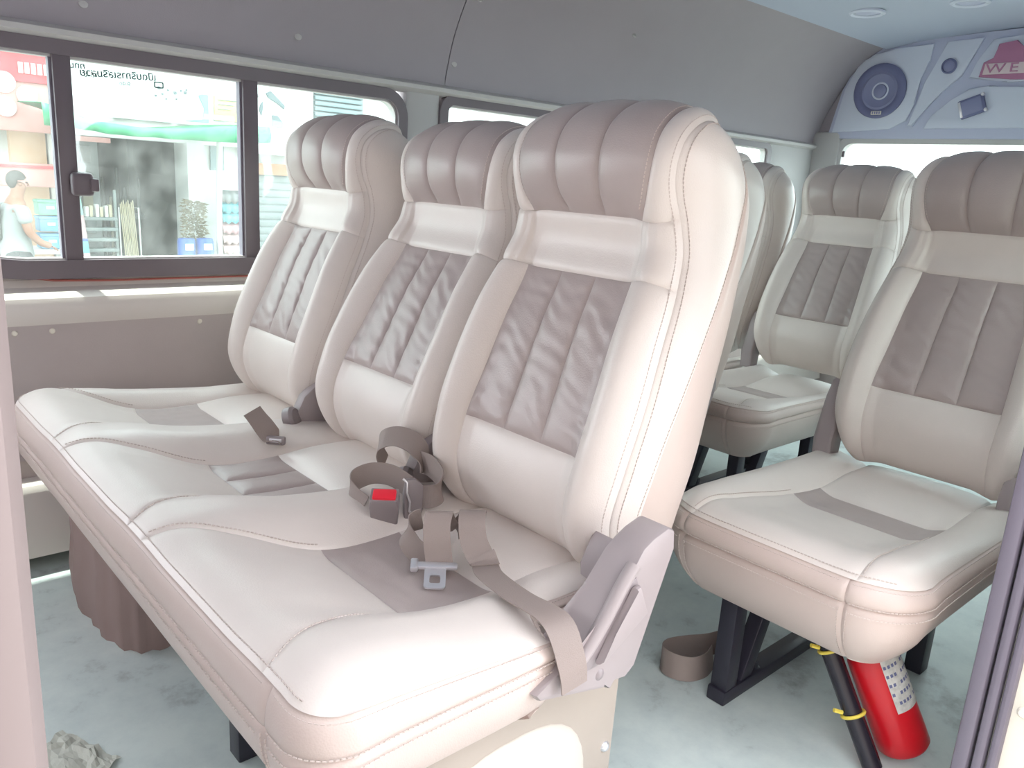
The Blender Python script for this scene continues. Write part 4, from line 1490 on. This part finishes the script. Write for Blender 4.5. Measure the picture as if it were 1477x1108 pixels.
skin_body('trousers', JT, [(0, 1), (1, 2), (2, 3), (3, 4), (1, 5), (5, 6), (6, 7)], 'trouser', pt, (0, 0, 0))
bm = bmesh.new()
bmesh.ops.create_uvsphere(bm, u_segments=20, v_segments=14, radius=1.0)
for v in bm.verts:
    v.co = (v.co.x * .088, v.co.y * .084, v.co.z * .092)
    if v.co.z < .01 and v.co.x > -.02:
        v.co.z = .01 + v.co.z * .15
        v.co.x = min(v.co.x, .060)
link('hair', bm_mesh('hair', bm, 'o_hair', True), pt, (.062, 0, 1.555))
bm = bmesh.new()
add_box(bm, -.27, -.10, -.12, .12, .98, 1.36, .05, 3)
link('backpack', bm_mesh('backpack', bm, 'o_bag', True), pt)
# ears, nose, eyes, mouth on the head; they turn with it
for nm, p, r_ in (('nose', (.158, 0, 1.515), .012), ('ear', (.08, -.07, 1.52), .016), ('ear', (.08, .07, 1.52), .016)):
    bm = bmesh.new()
    bmesh.ops.create_icosphere(bm, subdivisions=2, radius=r_)
    link(nm, bm_mesh(nm, bm, 'o_skin', True), pt, p)
for s_ in (-1, 1):
    bm = bmesh.new()
    bmesh.ops.create_icosphere(bm, subdivisions=1, radius=.008)
    link('eye', bm_mesh('eye', bm, 'o_hair', True), pt, (.147, .026 * s_, 1.535))
# fingers of both hands, bent
for hx, hy, hz, dx in ((.27, -.14, .955, 1), (.0, .16, .82, .3)):
    for k in range(5):
        b0 = Vector((hx + .02 * dx, hy + (k - 2) * .013, hz - .01))
        ln_ = (.035, .055, .062, .056, .042)[k]
        d1_ = Vector((dx, (k - 2) * .12 + (.5 if k == 0 else 0), -.45)).normalized()
        o = link('finger', tube_mesh('finger', [b0, b0 + d1_ * ln_ * .6, b0 + d1_ * ln_ * .9 + Vector((0, 0, -.018))], [.008, .0075, .006], 'o_skin', 7), pt)

# ================================================================ seat belts on the bench
def strap(name, parent, P, S, w=.041):
    return link(name, ribbon_mesh(name, P, S, w, 'webbing', .0018, 7), parent)


belt = empty('seat_belt', (-.10, -.06, .39), 'grey seat belt with chrome tongue folded over the near seat and bench end', 'seat belt')


def pin(o, root):
    o.parent = root
    o.matrix_parent_inverse = root.matrix_basis.inverted()
    return o


R_ = Vector((.78, -.62, 0))
P = [(-.150, -.334, .360), (-.156, -.331, .396), (-.157, -.300, .440), (-.152, -.222, .437), (-.128, -.140, .424), (-.100, -.093, .414), (-.100, -.067, .438), (-.094, -.052, .464), (-.078, -.034, .472), (-.058, -.010, .455), (-.062, .010, .425), (-.085, .020, .430), (-.112, .004, .462), (-.124, -.010, .473), (-.137, -.021, .460), (-.142, -.030, .436), (-.141, -.037, .402)]
S = [(1, -.1, .3), (1, -.15, .2), (1, -.3, .05), (.95, -.35, 0), (.9, -.45, 0), R_, R_, R_, R_, R_, R_, R_, R_, R_, R_, R_, R_]
pin(strap('webbing', None, P, S), belt)
P = [(-.136, -.030, .400), (-.139, -.004, .398), (-.147, .022, .405), (-.148, .040, .420), (-.136, .050, .434), (-.116, .046, .440)]
S = [(.5, -.4, .5), (.3, -.3, .8), (.3, -.2, .9), (.3, -.2, .9), (.2, -.2, 1), (.2, -.2, 1)]
pin(strap('webbing', None, P, S, .038), belt)
# stitched doubled end across the strap
pin(strap('stitched_end', None, [(-.1035, -.100, .4165), (-.099, -.090, .4175), (-.0985, -.082, .424)], [R_, R_, R_], .043), belt)


def frame_of(o, u, v):
    u = Vector(u).normalized()
    v = Vector(v)
    v = (v - u * v.dot(u)).normalized()
    n = u.cross(v)
    return Matrix(((u.x, v.x, n.x, o[0]), (u.y, v.y, n.y, o[1]), (u.z, v.z, n.z, o[2]), (0, 0, 0, 1)))


def local_mesh(name, bm, m, mw, root):
    o = link(name, bm_mesh(name, bm, m, True))
    o.matrix_basis = mw
    return pin(o, root)


mw = frame_of((-.149, -.038, .402), R_, (-.3, -.75, -.25))
bm = bmesh.new()
add_box(bm, -.033, .033, -.006, .006, -.004, .004, .003)
local_mesh('tongue_bar', bm, 'chrome', mw, belt)
o = link('tongue_plate', ring_mesh('tongue_plate', rrect(-.016, .016, .004, .046, .006, 4), rrect(-.008, .008, .020, .036, .003, 4), 'z', -.0015, .0015, 'chrome'))
o.matrix_basis = mw
pin(o, belt)
bm = bmesh.new()
add_box(bm, -.038, -.026, -.012, .010, -.005, .006, .003)
local_mesh('tongue_shoulder', bm, 'chrome', mw, belt)

bk = empty('belt_buckle', (-.10, .15, .39), 'mauve plastic belt buckle with bright red release button standing between two places', 'buckle')
mw = frame_of((-.118, .150, .424), R_, (-.26, -.30, 1))
bm = bmesh.new()
add_prism(bm, [(-.022, -.036), (.022, -.036), (.024, .010), (.023, .028), (-.023, .028), (-.024, .010)], 'z', -.016, .016, .004)
local_mesh('housing', bm, 'lever', mw, bk)
bm = bmesh.new()
add_box(bm, -.0195, .0195, .0245, .0315, -.010, .0135, .0025)
local_mesh('release_button', bm, 'red', mw, bk)
bm = bmesh.new()
add_box(bm, -.018, .018, .0235, .0275, -.0125, -.009, .001)
local_mesh('slot', bm, 'steel_black', mw, bk)

bc_ = empty('seat_belt', (-.06, .2, .39), 'coiled grey belt looping around the red-buttoned buckle between two backrests', 'seat belt')
Zu = Vector((.15, .15, 1))
pin(strap('webbing', None, [(-.140, .180, .418), (-.144, .208, .426), (-.137, .231, .434), (-.117, .243, .442), (-.090, .236, .450), (-.070, .206, .452), (-.058, .172, .442), (-.050, .160, .43)],
          [(.3, .2, 1), (.3, .2, 1), (.25, .2, 1), (.2, .2, 1), (.1, .3, 1), (.1, .3, 1), Zu, Zu], .038), bc_)
T2 = Vector((-.50, -.56, -.62))
pin(strap('webbing', None, [(-.026, .292, .440), (-.042, .290, .470), (-.042, .280, .492), (-.026, .256, .503), (-.012, .222, .497), (-.008, .200, .476), (-.012, .190, .450)], [T2] * 7, .042), bc_)
pin(strap('webbing', None, [(-.008, .205, .465), (-.012, .175, .470), (-.014, .148, .466), (-.020, .124, .456), (-.034, .112, .444), (-.048, .120, .436), (-.054, .142, .432)],
          [(.1, .3, 1), (.1, .25, 1), (.1, .2, 1), (.1, .1, 1), (.1, .05, 1), (.1, .1, 1), Zu], .040), bc_)
mw = frame_of((-.066, .143, .430), R_ + Vector((0, .35, .0)), (.08, .10, 1))
bm = bmesh.new()
add_prism(bm, [(-.017, -.036), (.012, -.036), (.020, -.010), (.018, .022), (.004, .034), (-.012, .034), (-.017, .010)], 'z', -.007, .007, .003)
local_mesh('tongue_grip', bm, 'lever', mw, bc_)
o = link('chrome_edge', tube_mesh('chrome_edge', [(-.018, .036, .004), (-.012, .030, .008), (-.013, .012, .009), (-.008, -.004, .010), (-.009, -.020, .009), (.004, -.036, .009), (.012, -.040, .006)], .0022, 'chrome', 8))
o.matrix_basis = mw
pin(o, bc_)

bd = empty('seat_belt', (-.11, .62, .41), 'short stiff belt end sticking up by the round knob beside the far backrest', 'seat belt')
pin(strap('webbing', None, [(-.094, .578, .405), (-.108, .596, .420), (-.122, .614, .446), (-.134, .634, .470)], [(.6, -.5, -.55), (.6, -.5, -.55), (.6, -.5, -.55), (.6, -.5, -.55)], .042), bd)
mw = frame_of((-.104, .585, .415), (.7, -.7, 0), (-.4, .5, .7))
bm = bmesh.new()
add_box(bm, -.020, .020, -.010, .008, -.006, .008, .004)
local_mesh('buckle', bm, 'lever', mw, bd)
bm = bmesh.new()
add_box(bm, -.012, .014, -.004, .004, .006, .010, .001)
local_mesh('chrome_clip', bm, 'chrome', mw, bd)

# lettering on the outside of the side window, seen reversed from inside
M['glass_print'] = mat('glass_print', (46, 84, 82), 0.6)
w1 = bpy.data.objects['window_1']


def glass_text(s, x, z, size, ang):
    o = link('lettering', text_mesh(s, size, .0002, 'glass_print', bold=size * .02), None, (x, 1.3475, z), (math.radians(90), math.radians(ang), math.pi))
    o['kind'] = 'stuff'
    return pin(o, w1)


glass_text('เปิดบริการเสริมสวย', -.148, 1.166, .0235, 3.0)
glass_text('รับจัด', -.135, 1.147, .012, 3.0)
glass_text('ติดต่อ', -.213, 1.157, .013, 3.0)
glass_text('กทม', -.243, 1.176, .020, 3.0)
glass_text('รถ', .215, 1.158, .012, 3.0)
o = link('print_frame', ring_mesh('print_frame', rrect(-.064, -.040, 1.146, 1.162, .003, 3), rrect(-.061, -.043, 1.149, 1.159, .002, 3), 'y', 1.3472, 1.3477, 'glass_print'))
pin(o, w1)
